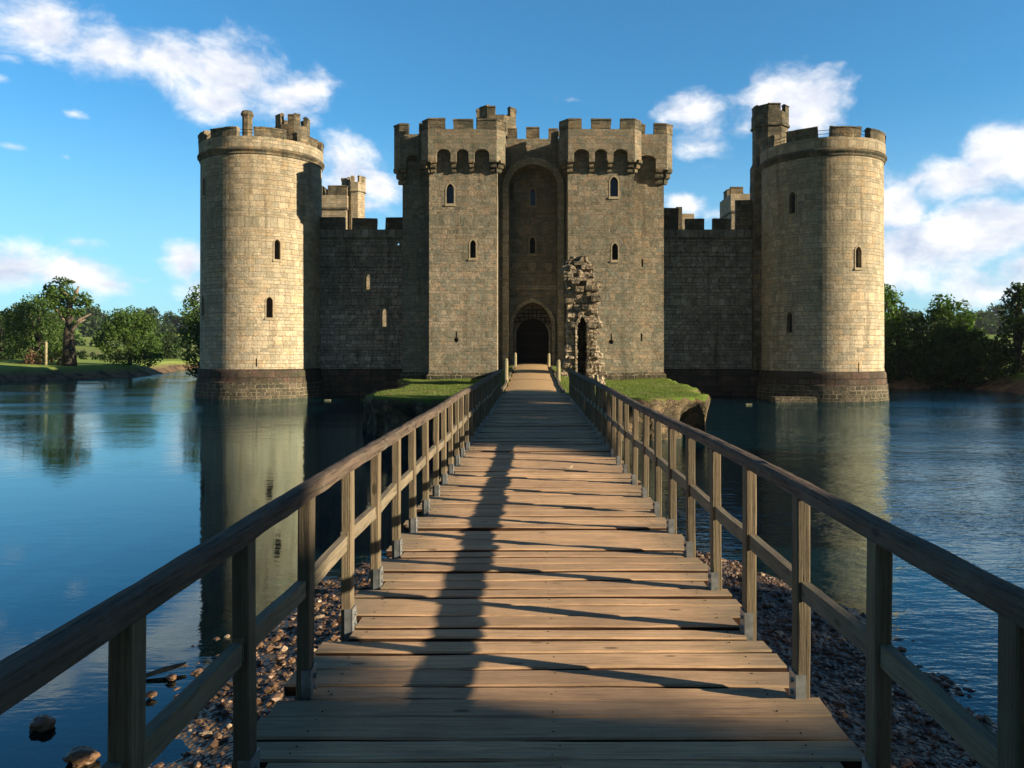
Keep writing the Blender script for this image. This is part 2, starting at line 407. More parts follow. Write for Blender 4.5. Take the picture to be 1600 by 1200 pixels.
def round_tower(cx, cy, r, phis, ztop, zcren, zstr, zpl, wins, slits, label, voff=0.0):
    """phis: merlon ranges (deg, measured from the direction to the camera)"""
    vdir = math.atan2(-cy, -cx)              # towards the camera
    A = lambda deg: vdir+R(deg)              # positive = right of the picture
    mb = MB(); mb.mat(M['stone_tower']); n = 96
    lathe(mb, cx, cy, [(r+.02,zpl),(r,zpl+3),(r-.02,zstr-.3)], n)
    tp = circ(cx, cy, r-.02, 0, 2*math.pi, n)[:-1]; bt = circ(cx, cy, r+.02, 0, 2*math.pi, n)[:-1]
    mb.add([(x,y,zstr-.3) for x,y in tp], [tuple(range(n))]); mb.add([(x,y,zpl) for x,y in bt], [tuple(range(n-1,-1,-1))])
    # weld so that the boolean sees a closed solid
    o = mb.build('round_tower', castle, cyl=(cx,cy,r), label=label)
    b = bmesh.new(); b.from_mesh(o.data); bmesh.ops.remove_doubles(b, verts=b.verts, dist=1e-4); b.to_mesh(o.data); b.free()
    cutters = []
    for deg, z0, h, w in wins:
        a = A(deg); nr = (math.cos(a), math.sin(a), 0)
        org = (cx+(r-.0)*nr[0], cy+r*nr[1], z0)
        cutters.append(window(o, org, nr, w, h))
    for deg, z0, h in slits:
        a = A(deg); nr = (math.cos(a), math.sin(a), 0); tx = (-nr[1], nr[0], 0)
        cutters.append(place([(-.05,0),(.05,0),(.05,h),(-.05,h)], (cx+r*nr[0], cy+r*nr[1], z0), tx, nr, .3, .6))
    cut(o, cutters, (cx,cy,r))
    # parapet
    p = MB(); p.mat(M['stone_cap'])
    lathe(p, cx, cy, [(r-.03,zstr-.34),(r+.06,zstr-.28),(r+.06,zstr-.16),(r+.2,zstr-.02),(r+.2,zstr+.1),(r+.1,zstr+.2)], n)
    p.mat(M['stone_tower'])
    ci = circ(cx, cy, r+.1, 0, 2*math.pi, n)[:-1]; cj = circ(cx, cy, r-.4, 0, 2*math.pi, n)[:-1]
    p.strip(ci, cj, zstr+.08, zcren, closed=True)
    p.add([(x,y,zstr+.1) for x,y in cj], [tuple(range(n))])
    p.mat(M['stone_cap'])
    p.build('parapet', o, cyl=(cx,cy,r))
    for a0, a1 in phis:
        p = MB(); p.mat(M['stone_cap']); merlon(p, circ(cx, cy, r+.1, A(a0), A(a1), 12), .5, zcren, ztop); p.build('merlon', o, cyl=(cx,cy,r))
    rl = MB(); rl.mat(M['iron'])
    for zz in (zcren+.35, zcren+.6):
        c2 = circ(cx, cy, r-.45, 0, 2*math.pi, 64); rl.tube([(x,y,zz) for x,y in c2], [.02]*len(c2), 5)
    rl.build('guard_rail', o)
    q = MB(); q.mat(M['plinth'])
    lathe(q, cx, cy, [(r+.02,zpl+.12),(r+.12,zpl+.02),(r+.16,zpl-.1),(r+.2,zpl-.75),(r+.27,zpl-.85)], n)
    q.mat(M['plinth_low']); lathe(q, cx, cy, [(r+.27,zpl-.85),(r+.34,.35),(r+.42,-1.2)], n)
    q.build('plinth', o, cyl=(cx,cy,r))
    return o, A
LT = (-20.93, 62.0, 4.47); RT = (21.3, 59.0, 4.25)
def tz(py, T, deg=0): return Z(py, T[1]-T[2]*math.cos(R(deg))*.95)
def deg_of(px, pc): return math.degrees(math.asin(max(-.98, min(.98, (px-pc)/95.5))))
mr = lambda s: [(s+39.5*k, s+39.5*k+29) for k in range(9)]
lt, LA = round_tower(*LT, mr(-7.5), 19.7, 18.95, 18.0, 2.05,
    [(deg_of(433,411), tz(404,LT), 1.45, .42), (deg_of(421.5,411), tz(496,LT), 1.5, .45), (deg_of(322,411), Z(495,60.5), 1.5, .45), (deg_of(324,411), Z(312,60.5), 1.3, .4)],
    [(deg_of(402,411), tz(573,LT), .6)], 'left round corner tower with a thin chimney on its parapet')
rt, RA = round_tower(*RT, mr(-32), 18.95, 18.15, 17.2, 1.95,
    [(deg_of(1240,1283), tz(329,RT), 1.5, .45), (deg_of(1337,1283), tz(420,RT,34), 1.45, .45), (deg_of(1236,1283), tz(519,RT), 1.45, .42)],
    [(deg_of(1337,1283), tz(581,RT,34), .65)], 'right round corner tower with an octagonal stair turret at its back')
# chimney on the left tower
ch = MB(); ch.mat(M['stone_cap']); cx, cy = X(386.5,59.2), 59.2
oct8 = lambda cx, cy, r, rot=math.pi/8: [(cx+r*math.cos(rot+i*math.pi/4), cy+r*math.sin(rot+i*math.pi/4)) for i in range(8)]
ch.prism(oct8(cx,cy,.36), 18.9, 20.75); ch.prism(oct8(cx,cy,.36), 20.75, 20.9, pts1=oct8(cx,cy,.46)); ch.prism(oct8(cx,cy,.46), 20.905, 21.05); ch.prism(oct8(cx,cy,.42), 21.05, 21.2, bot=False, pts1=oct8(cx,cy,.38))
ch.prism(oct8(cx,cy,.55), 18.2, 18.92)
ch.build('chimney', lt)
M3 = [(0,.0,.75),(1,.3,1.),(2,.0,.75),(3,.3,1.),(4,.0,.75),(5,.3,1.),(6,.0,.75),(7,.3,1.)]
turret(lt, X(457,65), 65.0, 1.3, 12, Z(222,65), Z(201,65), Z(184,65), mers=[(0,0,.9),(2,.1,.9),(4,.1,.9),(5,.5,1.),(6,.0,.5),(7,.25,.75)])
turret(rt, X(1203,62), 62.0, 1.33, 2, Z(200,62), Z(181,62), Z(168.5,62), mers=[(0,.1,.95),(1,.3,1.),(2,.0,.8),(3,.2,1.),(4,.0,.95),(5,.05,.9),(6,.5,1.)], bulge=Z(262,62))

# ---------------- gatehouse
YF, YW, YR, YB = 56.5, 57.85, 59.3, 60.8
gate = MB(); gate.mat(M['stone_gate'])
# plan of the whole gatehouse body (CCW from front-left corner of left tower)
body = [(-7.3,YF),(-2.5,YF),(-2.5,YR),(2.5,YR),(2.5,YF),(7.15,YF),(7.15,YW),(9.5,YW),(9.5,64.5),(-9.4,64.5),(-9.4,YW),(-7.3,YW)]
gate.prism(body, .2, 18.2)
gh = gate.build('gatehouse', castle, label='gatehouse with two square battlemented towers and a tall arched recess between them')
cutters = []
nF = (0,-1,0); tF = (1,0,0)
# big recess arch and gate passage
rec = arch_outline(3.62, Z(257,YR)-2.45, False, 8, spring=Z(292,YR)-2.45)
cutters.append(place(rec, (.06,YR,2.45), tF, nF, .5, YB-YR))
gate_ol = arch_outline(2.95, Z(471,YB)-2.5, True, 8, spring=2.9)
cutters.append(place(gate_ol, (-.0,YB,2.45), tF, nF, .2, .75))
inn_ol = arch_outline(2.5, Z(496,61.5)-2.5, True, 8, spring=2.25)
cutters.append(place(inn_ol, (-.0,61.5,2.45), tF, nF, .02, 1.2))
for px, y1, y0, w, yy in ((703.5,287,318,.52,YF),(739,375,403,.40,YF),(959.5,276,307,.55,YF),(961,380,406,.42,YF),(832.5,295,321,.38,YB),(832,370,396,.40,YB)):
    cutters.append(window(gh, (X(px,yy), yy, Z(y0,yy)), nF, w, (y0-y1)*yy/F, glass='glass' if y1 < 300 else 'void', ring=.09))
for px, y1, y0 in ((712.8,519,535),(955,523,538)):
    zz = Z(y0,YF); xx = X(px,YF)
    cutters.append(place([(-.05,.3),(.05,.3),(.05,.78),(-.05,.78)], (xx,YF,zz), tF, nF, .2, .5))
    cutters.append(place([(.17*math.cos(k*math.pi/6), .17+.17*math.sin(k*math.pi/6)) for k in range(12)], (xx,YF,zz), tF, nF, .2, .5))
for px, y1, y0 in ((998,405,417),(997,520,533)):
    cutters.append(place([(-.06,0),(.06,0),(.06,.55),(-.06,.55)], (X(px,YW)+.25,YW,Z(y0,YW)), tF, nF, .2, .5))
cut(gh, cutters)
# inside face of the passage end, door, portcullis
d = MB(); d.mat(M['door'])
dw = scale_outline(inn_ol, .05)
d.add(place(dw, (0,62.2,2.45), tF, nF, 0, .12).v, place(dw, (0,62.2,2.45), tF, nF, 0, .12).f)
for k in range(-3, 4): d.box(k*.36-.02, k*.36+.02, 62.15, 62.2, 2.6, 5.1)
d.mat(M['iron'])
for zz in (3.0, 3.9, 4.8): d.box(-1.15, 1.15, 62.12, 62.16, zz, zz+.08)
for sx in (-.1, .1): d.box(sx-.03, sx+.03, 62.06, 62.12, 3.75, 3.82)
d.build('gate_door', gh)
pc = MB(); pc.mat(M['door'])
for k in range(-4, 5):
    xx = k*.32; hh = Z(471,YB)-.25-abs(xx)*1.0
    pc.box(xx-.04, xx+.04, 61.15, 61.23, 5.55, hh)
    pc.add([(xx-.04,61.15,5.55),(xx+.04,61.15,5.55),(xx+.04,61.23,5.55),(xx-.04,61.23,5.55),(xx,61.19,5.4)], [(0,4,1),(1,4,2),(2,4,3),(3,4,0)])
for zz in (5.7, 6.0, 6.3, 6.6): pc.box(-1.4+(zz-5.7)*.55, 1.4-(zz-5.7)*.55, 61.1, 61.15, zz, zz+.07)
pc.build('portcullis', gh)
# mouldings: recess arch ring, gate hood, string course, carved panel with shields
mo = MB(); mo.mat(M['stone_tower'])
def ring_on(ol, origin, y, w, proud, mb, back=.05, skip_base=True):
    big = scale_outline(ol, w); n = len(ol)
    P = lambda q, yy: (origin[0]+q[0], yy, origin[1]+q[1])
    vs = [P(q, y-proud) for q in big]+[P(q, y-proud) for q in ol]+[P(q, y+back) for q in big]+[P(q, y+back) for q in ol]
    fs = []
    for i in range(n):
        if skip_base and i == 0: continue
        j = (i+1) % n
        fs += [(i,j,n+j,n+i),(2*n+i,2*n+j,j,i),(n+i,n+j,3*n+j,3*n+i)]
    mb.add(vs, fs)
ring_on(rec, (.06,2.45), YR, .30, .09, mo); ring_on(scale_outline(rec, .30), (.06,2.45), YR, .16, .16, mo)
ring_on(gate_ol, (0,2.45), YB, .16, .10, mo); ring_on(scale_outline(gate_ol, .16), (0,2.45), YB, .10, .17, mo)
ring_on(inn_ol, (0,2.45), 61.55, .12, .06, mo)
zs = Z(450,YB); mo.box(-1.74, 1.86, YB-.16, YB+.05, zs-.1, zs+.08)
mo.box(-1.74, 1.86, YB-.09, YB+.05, zs+.082, zs+.2)
mo.build('arch_moulding', gh)
for px in (805.5, 832, 857.5):
    s = MB(); s.mat(M['frame'])
    ol = [(0,-.42),(.16,-.28),(.27,-.05),(.3,.3),(-.3,.3),(-.27,-.05),(-.16,-.28)]
    pl = place(ol, (X(px,YB),YB,Z(417,YB)), tF, nF, .1, .02); s.add(pl.v, pl.f)
    pl = place([(x*.7, y*.7) for x, y in ol], (X(px,YB),YB,Z(417,YB)), tF, nF, .15, -.09); s.add(pl.v, pl.f)
    s.build('carved_shield', gh)

def mach_parapet(outline, front_open, zb, za, zc, zm, merl, name='machicolated_parapet', extra=()):
    """outline: open plan polyline (CCW walk, solid left), openings are (edge index, s0, s1) cut through, merl = arclength ranges"""
    p = MB(); p.mat(M['stone_gate']); t = .38
    inn = inset(outline, t, False)
    p.strip(outline, inn, zb, zc)
    o = p.build(name, gh)
    cs = []
    corb = MB(); corb.mat(M['stone_cap'])
    for ei, s0, s1 in front_open:
        a = Vector(outline[ei]); b = Vector(outline[ei+1]); dr = (b-a).normalized(); nr = Vector((dr.y, -dr.x))
        c = a+dr*(s0+s1)/2
        ol = arch_outline(s1-s0, za-(zb-.3), False, 5, spring=za-(zb-.3)-min(.32, (s1-s0)*.35))
        cs.append(place(ol, (c.x, c.y, zb-.3), (dr.x,dr.y,0), (nr.x,nr.y,0), .2, t+.2))
    if cs: cut(o, cs)
    for s0, s1 in merl:
        m = MB(); m.mat(M['stone_cap']); merlon(m, sub(outline, s0, s1, False), t, zc, zm); m.build('merlon', gh)
    return o
def corbels(items, depth, ztop, zbot, name='corbels'):
    """three-step rounded corbels; items = (x, y_wall, nx, ny, width)"""
    H = (ztop-zbot)/3
    for x, y, nx, ny, w in items:
        m = MB(); m.mat(M['stone_cap'])
        nr = Vector((nx, ny)).normalized(); tx = Vector((-nr.y, nr.x))
        for k in range(3):
            ext = depth*(k+1)/3+.02; z0 = zbot+H*k; prof = [(0,0),(ext*.72,0),(ext*.93,H*.18),(ext,H*.45),(ext,H-.03),(0,H-.03)]
            a = []; b = []
            for u, v in prof:
                for sgn, L in ((-1,a),(1,b)):
                    q = Vector((x,y))-nr*.1+nr*(u+.1)+tx*(sgn*w/2); L.append((q.x,q.y,z0+v))
            n = len(prof); m.add(a+b, [tuple(range(n-1,-1,-1)), tuple(range(n,2*n))]+[(i,(i+1)%n,n+(i+1)%n,n+i) for i in range(n)])
        m.build('corbel', gh)
ZB, ZA, ZC, ZM = 16.72, 17.6, 19.0, 19.78
PF = 55.9
def side_par(sign, xi, xo):
    # open outline walking with the solid on the left (CCW): for the left tower from outer back -> front -> inner back
    if sign < 0:
        ol = [(xo-.55,YW+.3),(xo-.55,YF+.05),(xo-.0,PF),(xi-.0,PF),(xi+.55,YF+.05),(xi+.55,YR+1.2)]
    else:
        ol = [(xi-.55,YR+1.2),(xi-.55,YF+.05),(xi-.0,PF),(xo+.0,PF),(xo+.55,YF+.05),(xo+.55,YW+.3)]
    return ol
def seg_at(ol, i): return sum((Vector(ol[k])-Vector(ol[k+1])).length for k in range(i))
# left main tower
ol = side_par(-1, -2.5, -7.3); a0 = seg_at(ol, 2); ex = lambda px: X(px,PF)
fo = [(2, ex(682)+7.3, ex(704)+7.3), (2, ex(713)+7.3, ex(732)+7.3), (2, ex(741)+7.3, ex(764.5)+7.3)]
c5 = a0-.8
mel = [(.2,1.0),(1.9,c5+.0),(c5+.0,a0+ex(695)+7.3),(a0+ex(708.6)+7.3,a0+ex(738.6)+7.3),(a0+ex(746)+7.3,seg_at(ol,4)+.35),(seg_at(ol,4)+1.1,seg_at(ol,4)+2.4)]
mel = [(.2,1.0),(1.7,a0+ex(695)+7.3),(a0+ex(708.6)+7.3,a0+ex(738.6)+7.3),(a0+ex(746)+7.3,seg_at(ol,4)+.45),(seg_at(ol,4)+1.2,seg_at(ol,4)+2.4)]
mach_parapet(ol, fo, ZB, ZA, ZC, ZM, mel)
corbels([(ex(676.5),YF,0,-1,.36),(ex(708.5),YF,0,-1,.3),(ex(736.7),YF,0,-1,.3),(ex(771),YF,0,-1,.42),(-2.5,YF+.05,1,-1,.42),(-2.5,YF+1.3,1,0,.3),(-7.3,YF+.05,-1,-1,.42),(-7.3,YF+1.3,-1,0,.3)], .6, ZB+.16, 16.05)
# right main tower
ol = side_par(1, 2.5, 7.15); a0 = seg_at(ol, 2); o0 = 2.5
fo = [(2, ex(897)-o0, ex(920.5)-o0), (2, ex(929.5)-o0, ex(948.5)-o0), (2, ex(958.5)-o0, ex(981)-o0)]
mel = [(.3,1.4),(2.1,a0+ex(909)-o0),(a0+ex(924)-o0,a0+ex(955)-o0),(a0+ex(969.5)-o0,seg_at(ol,4)+.7),(seg_at(ol,4)+1.4,seg_at(ol,4)+2.2)]
mach_parapet(ol, fo, ZB, ZA, ZC, ZM, mel)
corbels([(ex(891),YF,0,-1,.42),(ex(925),YF,0,-1,.3),(ex(953.5),YF,0,-1,.3),(ex(986),YF,0,-1,.4),(2.5,YF+.05,-1,-1,.42),(2.5,YF+1.3,-1,0,.3),(7.15,YF+.05,1,-1,.42),(7.15,YF+1.3,1,0,.3)], .6, ZB+.16, 16.05)
# wings
WF = YW-.6
wx = lambda px: X(px,WF)
ol = [(9.9+.2,64.5),(9.9+.2,YW+.0),(9.62,WF),(7.72,WF)][::-1]
ol = [(7.72,WF),(9.62,WF),(10.1,YW-.05),(10.1,64.5)]
mach_parapet(ol, [(0, wx(996.5)-7.72, wx(1025)-7.72)], ZB-.25, ZA-.1, ZC+.0, ZM+.0, [(0,.35),(wx(1022)-7.72,3.4),(4.2,5.4),(6.2,7.2)])
corbels([(wx(1031),YW,0,-1,.5),(9.5,YW+.1,1,-1,.45),(9.5,YW+1.6,1,0,.35),(9.5,YW+3.2,1,0,.35)], .6, ZB-.1, 15.5)
ol = [(-10.0,64.5),(-10.0,YW-.05),(-9.5,WF),(-7.86,WF)]
L1 = seg_at(ol, 2)
mach_parapet(ol, [(2, .45, 1.35)], ZB-.25, ZA-.1, ZC, ZM, [(.2,1.3),(2.1,3.4),(4.3,L1+.62),(L1+1.35,L1+1.64)])
corbels([(-9.25,YW,0,-1,.4),(-9.4,YW+.1,-1,-1,.45),(-9.4,YW+1.6,-1,0,.35),(-9.4,YW+3.2,-1,0,.35)], .6, ZB-.1, 15.5)
# parapet between the towers
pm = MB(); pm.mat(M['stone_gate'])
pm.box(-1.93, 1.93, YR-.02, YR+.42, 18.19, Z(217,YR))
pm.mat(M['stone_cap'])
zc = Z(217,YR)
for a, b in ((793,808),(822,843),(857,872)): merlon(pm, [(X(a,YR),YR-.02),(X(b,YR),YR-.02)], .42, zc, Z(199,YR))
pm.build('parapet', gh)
turret(gh, X(775.5,61.5), 61.5, 1.55, 15, 19.6, Z(186,61.5)-.1, Z(173,61.5), mers=[(0,.1,.9),(1,.2,1.),(2,.0,.7),(3,.1,.9),(5,.0,.5),(6,.55,1.),(4,.3,1.),(7,.0,.8)], name='stair_turret')
# gatehouse plinth course
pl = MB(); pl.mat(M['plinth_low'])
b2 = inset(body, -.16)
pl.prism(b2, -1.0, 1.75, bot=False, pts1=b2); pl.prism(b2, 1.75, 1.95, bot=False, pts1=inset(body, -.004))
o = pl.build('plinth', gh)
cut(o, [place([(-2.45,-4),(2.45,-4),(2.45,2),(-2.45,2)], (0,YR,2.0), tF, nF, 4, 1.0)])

# ---------------- curtain walls
def curtain(x0, x1, ztop, mer, wins, label, y=62.0, zc=12.9):
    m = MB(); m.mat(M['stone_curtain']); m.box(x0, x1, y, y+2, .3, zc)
    o = m.build('curtain_wall', castle, label=label)
    cs = []
    for px, y1, y0, w in wins:
        h = (y0-y1)*y/F
        ol = arch_outline(w, h, True); org = (X(px,y), y, Z(y0,y))
        cs.append(place(ol, org, tF, nF, .3, .6)); cs.append(place([(-1.0,-.3),(.7,-.3),(.7,h+.4),(-1.0,h+.4)], org, tF, nF, -.35, 2.4))
        f = MB(); f.mat(M['frame']); ring_on(ol, (org[0],org[2]), y, .12, .03, f, .2, False); f.build('window', o)
    if cs: cut(o, cs)
    for a, b, zt in mer:
        q = MB(); q.mat(M['stone_cap']); merlon(q, [(a,y-.03),(b,y-.03)], .45, zc, zt); q.build('merlon', o)
    q = MB(); q.mat(M['stone_cap']); q.box(x0+.01, x1-.01, y-.07, y-.0, zc-.75, zc-.63); q.build('string_course', o)
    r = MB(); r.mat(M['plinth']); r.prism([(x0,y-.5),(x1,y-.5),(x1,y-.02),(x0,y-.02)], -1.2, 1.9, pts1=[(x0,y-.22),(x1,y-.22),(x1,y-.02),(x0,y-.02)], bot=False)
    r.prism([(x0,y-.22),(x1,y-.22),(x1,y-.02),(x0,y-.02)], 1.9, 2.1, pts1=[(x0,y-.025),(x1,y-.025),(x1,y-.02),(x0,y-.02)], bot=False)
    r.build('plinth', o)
    return o
cxl = lambda px: X(px,62)
cl = curtain(-18.6, -9.4, 13.8, [(-18.5,cxl(538),13.8),(cxl(550),cxl(588.5),13.8),(cxl(602.5),cxl(634)-.0,13.85)],
    [(574.5,428,452,.34),(600,482,510,.36),(622,379,383,.18)], 'left curtain wall with two bright slit windows')
cr = curtain(9.5, 19.5, 13.8, [(9.6,cxl(1060),Z(325,62)),(cxl(1071.5),cxl(1100.5),13.75),(cxl(1114),cxl(1142),13.75),(cxl(1150),cxl(1190),Z(313,62))],
    [], 'right curtain wall stepping up beside the round tower')
# inner lit range seen through the slits, side walls, far towers
r = MB(); r.mat(M['stone_tower']); r.box(-19, -8, 76, 77, 0, 12.0); r.build('hall_range', castle)
for x in (-21.5, 20.5):
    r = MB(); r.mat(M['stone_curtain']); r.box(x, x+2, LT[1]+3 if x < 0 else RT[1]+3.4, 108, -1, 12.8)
    for k in range(14): r.mat(M['stone_cap']); r.box(x-.02, x+.45, 67+k*2.9, 68.9+k*2.9, 12.79, 13.6)
    r.build('curtain_wall', castle)
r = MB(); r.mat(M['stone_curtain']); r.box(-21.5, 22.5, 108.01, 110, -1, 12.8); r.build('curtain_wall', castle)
def far_tower(x0, x1, y0, zcr, zme, zst, mer, nm='square_tower'):
    m = MB(); m.mat(M['stone_tower']); m.box(x0, x1, y0, y0+4.5, 0, zcr-.3)
    m.mat(M['stone_cap']); m.box(x0-.12, x1+.12, y0-.12, y0+4.62, zst-.15, zst+.05)
    ol = [(x0-.1,y0+4.6),(x0-.1,y0-.1),(x1+.1,y0-.1),(x1+.1,y0+4.6)]
    m.mat(M['stone_tower']); m.strip(ol, inset(ol, .4, False), zst+.05, zcr)
    m.mat(M['stone_cap'])
    for a, b in mer: merlon(m, sub(ol, 4.7+a, 4.7+b, False), .4, zcr, zme)
    return m.build(nm, castle)
D = 80
ft = far_tower(X(500,D), X(541,D), D, Z(305,D), Z(290,D), Z(325,D), [(-3.4,-2.2),(-1.4,.35),(.9,3.2),(3.6,4.6),(5.4,6.6)])
mm = MB(); mm.mat(M['stone_tower']); xx = X(535,D)
mm.prism(oct8(xx,D+.9,.3), Z(305,D), Z(280,D)); mm.prism(oct8(xx,D+.9,.36), Z(280,D)+.002, Z(276,D)); mm.build('chimney', ft)
turret(ft, X(556,D+1), D+1.2, .88, 3, Z(296,D), Z(283,D), Z(273,D), mers=[(0,0,.8),(7,.3,1),(6,.2,.6),(3,.1,.8),(5,.0,.5)], mat='stone_tower')
ft2 = far_tower(X(1143,D), X(1178,D), D, Z(303,D), Z(291,D), Z(330,D), [(-3,-1.5),(.0,1.25),(2.0,2.4)])
mm = MB(); mm.mat(M['stone_cap']); D2 = 70
mm.box(X(1057,D2), X(1066,D2), D2, D2+.6, 2, Z(323,D2)); mm.mat(M['stone_tower']); mm.box(X(1067,D2), X(1088,D2), D2+.9, D2+3, 2, Z(331,D2)); mm.build('chimney_stack', castle)

# ------------------------------------------------------------------ barbican ruin
ru = empty('ruined_barbican', (0,0,0), label='ragged sunlit stone ruin with a narrow arched doorway, right of the path end', cat='ruin')
def rough(mb_obj, amp, sc, seed=0, keep=None):
    me = mb_obj.data
    for v in me.vertices:
        p = v.co*sc+Vector((seed,seed*2,0)); nv = Vector((noise.noise(p), noise.noise(p+Vector((31,7,3))), noise.noise(p+Vector((5,41,17)))))
        p2 = p*3.1; nv += .5*Vector((noise.noise(p2), noise.noise(p2+Vector((31,7,3))), noise.noise(p2+Vector((5,41,17)))))
        v.co += nv*amp
def voxel_ruin():
    """stacked rough blocks following a ragged silhouette"""
    m = MB(); m.mat(M['ruin']); m2 = MB(); m2.mat(M['ruin']); D0 = 45.0; rr = random.Random(3)
    sil = [(590,878,938),(575,880,936),(560,884,932),(545,884,931),(530,885,930),(515,886,930),(500,887,929),(490,887,928),(478,888,929),(470,884,934),(462,886,932),(452,887,926),(442,884,928),(432,882,924),(424,878,922),(416,880,920),(408,886,918),(403,893,912)]
    def ext(py):
        for (a,l0,r0),(b,l1,r1) in zip(sil[:-1], sil[1:]):
            if a >= py >= b: t = (a-py)/(a-b); return l0+(l1-l0)*t, r0+(r1-r0)*t
        return None
    z = 1.6; ztop = Z(403,D0)
    while z < ztop:
        h = rr.uniform(.14,.34); py = HY-(z+h/2-EYE)*F/D0
        e = ext(max(403,min(590,py)))
        x = X(e[0],D0)+rr.uniform(-.06,.06); xe = X(e[1],D0)
        while x < xe:
            w = rr.uniform(.16,.5)
            pxm = HX+(x+w/2)*F/D0
            hole = 902.5 < pxm < 917 and (py > 505 or (py > 494 and abs(pxm-910) < (py-490)*.7))
            if not hole:
                for yy in (0, .42, .8):
                    j = rr.uniform(-.09,.09)+(.15*rr.random() if py < 470 else 0)
                    m.ct = rr.random()
                    x0, x1, y0, y1 = x+rr.uniform(-.03,.02), x+w+rr.uniform(-.0,.04), D0+yy+j, D0+yy+.5+j
                    if x0 < X(917,D0) and x1 > X(917,D0) and py > 500: x0 = max(x0, X(917,D0)-.02)
                    if x0 < X(902.5,D0) and x1 > X(902.5,D0) and py > 500: x1 = min(x1, X(902.5,D0)+.02)
                    tl = [rr.uniform(-.035,.035) for _ in range(24)]
                    vs = [(x0,y0,z),(x1,y0,z),(x1,y1,z),(x0,y1,z),(x0,y0,z+h),(x1,y0,z+h),(x1,y1,z+h),(x0,y1,z+h)]
                    vs = [(a+tl[i*3],b+tl[i*3+1]*1.5,c+tl[i*3+2]) for i,(a,b,c) in enumerate(vs)]
                    m.add(vs, [(3,2,1,0),(4,5,6,7),(0,1,5,4),(1,2,6,5),(2,3,7,6),(3,0,4,7)])
                    if yy == 0 and rr.random() < .55: m2.add([(a,b-.07,c) for a,b,c in vs], [(3,2,1,0),(4,5,6,7),(0,1,5,4),(1,2,6,5),(2,3,7,6),(3,0,4,7)])
            x += w-.01
        z += h-.015
    o = m.build('rubble_wall', ru)
    md = o.modifiers.new('r', 'REMESH'); md.mode = 'VOXEL'; md.voxel_size = .055
    bpy.context.view_layer.update(); me = bpy.data.meshes.new_from_object(o.evaluated_get(bpy.context.evaluated_depsgraph_get()))
    o.modifiers.clear(); o.data = me; me.materials.clear(); me.materials.append(M['ruin'])
    bm = bmesh.new(); bm.from_mesh(me); bmesh.ops.smooth_vert(bm, verts=bm.verts, factor=.25, use_axis_x=True, use_axis_y=True, use_axis_z=True); bm.to_mesh(me); bm.free()
    for v in me.vertices:
        p = v.co; top = min(1, max(0, (p.z-5.2)/2))
        k = noise.noise(p*2.2)*(.07+.12*top)+noise.noise(p*5.5)*.05
        v.co += Vector((k*.6, -k+noise.noise(p*1.3)*.12*top, noise.noise(p*4+Vector((9,9,9)))*.05))
    uvs(me)
    f = m2.build('facing_stone', ru); rough(f, .05, 3.0)
    bm = bmesh.new(); bm.from_mesh(o.data); bm.from_mesh(f.data); bm.to_mesh(o.data); bm.free(); bpy.data.objects.remove(f); return o
voxel_ruin()
m = MB(); m.mat(M['ruin']); m.box(X(896,45), X(924,45), 47.3, 47.8, 1.6, 6.6); m.box(X(918,45), X(924,45), 46.2, 47.3, 1.6, 6.3); m.box(X(896,45), X(902,45), 46.2, 47.3, 1.6, 6.3); m.box(X(902.1,45), X(917.9,45), 46.2, 47.29, 5.6, 6.3); o = m.build('passage_wall', ru)
# ashlar jambs and arch of the doorway
def jamb_block(m, px0, px1, py0, py1, y0=44.86, y1=46.3):
    m.box(X(px0,45), X(px1,45), y0, y1, Z(py1,45), Z(py0,45))
m = MB(); m.mat(M['ruin'])
arch = arch_outline(X(917.5,45)-X(902,45), Z(494,45)-1.9, True, 5, spring=Z(512,45)-1.9)
big = scale_outline(arch, .12); n = len(arch); ox = (X(917.5,45)+X(902,45))/2
vs = []
for yy in (44.84, 45.3):
    for L in (big, arch):
        vs += [(ox+q[0], yy, 1.9+q[1]) for q in L]
fs = []
for i in range(n):
    if i == 0: continue
    j = (i+1) % n; fs += [(i,j,n+j,n+i),(2*n+i,2*n+j,j,i),(n+i,n+j,3*n+j,3*n+i)]
m.add(vs, fs); o = m.build('door_arch', ru); rough(o, .05, 3.0)
m = MB(); m.mat(M['ruin'])
for px, py, s in ((931,466,.28),(899,440,.22),(915,480,.2),(890,470,.2),(906,452,.25),(921,450,.2)):
    x, z = X(px,45), Z(py,45); m.prism([(x-s,44.7),(x+s*.8,44.6),(x+s,45.3),(x-s*.7,45.4)], z-s*.7, z+s*.6)
o = m.build('projecting_stone', ru); rough(o, .06, 2.5)
m = MB(); m.mat(M['ruin']); rr = random.Random(5)
for k in range(90):
    x = rr.uniform(X(884,45), X(944,45)); y = 44.7+rr.uniform(-.7,1.4); s = rr.uniform(.12,.34); z = 1.6+rr.uniform(0,.5)*(1-abs(x-3.6)/2.2)
    a = rr.uniform(0,3); pts = [(x+s*math.cos(a+i*2*math.pi/6)*rr.uniform(.7,1.1), y+s*math.sin(a+i*2*math.pi/6)*rr.uniform(.7,1.1)) for i in range(6)]
    m.prism(pts, z-.2, z+s*.7, pts1=[((px-x)*.6+x,(py-y)*.6+y) for px,py in pts])
m.build('rubble_footing', ru)

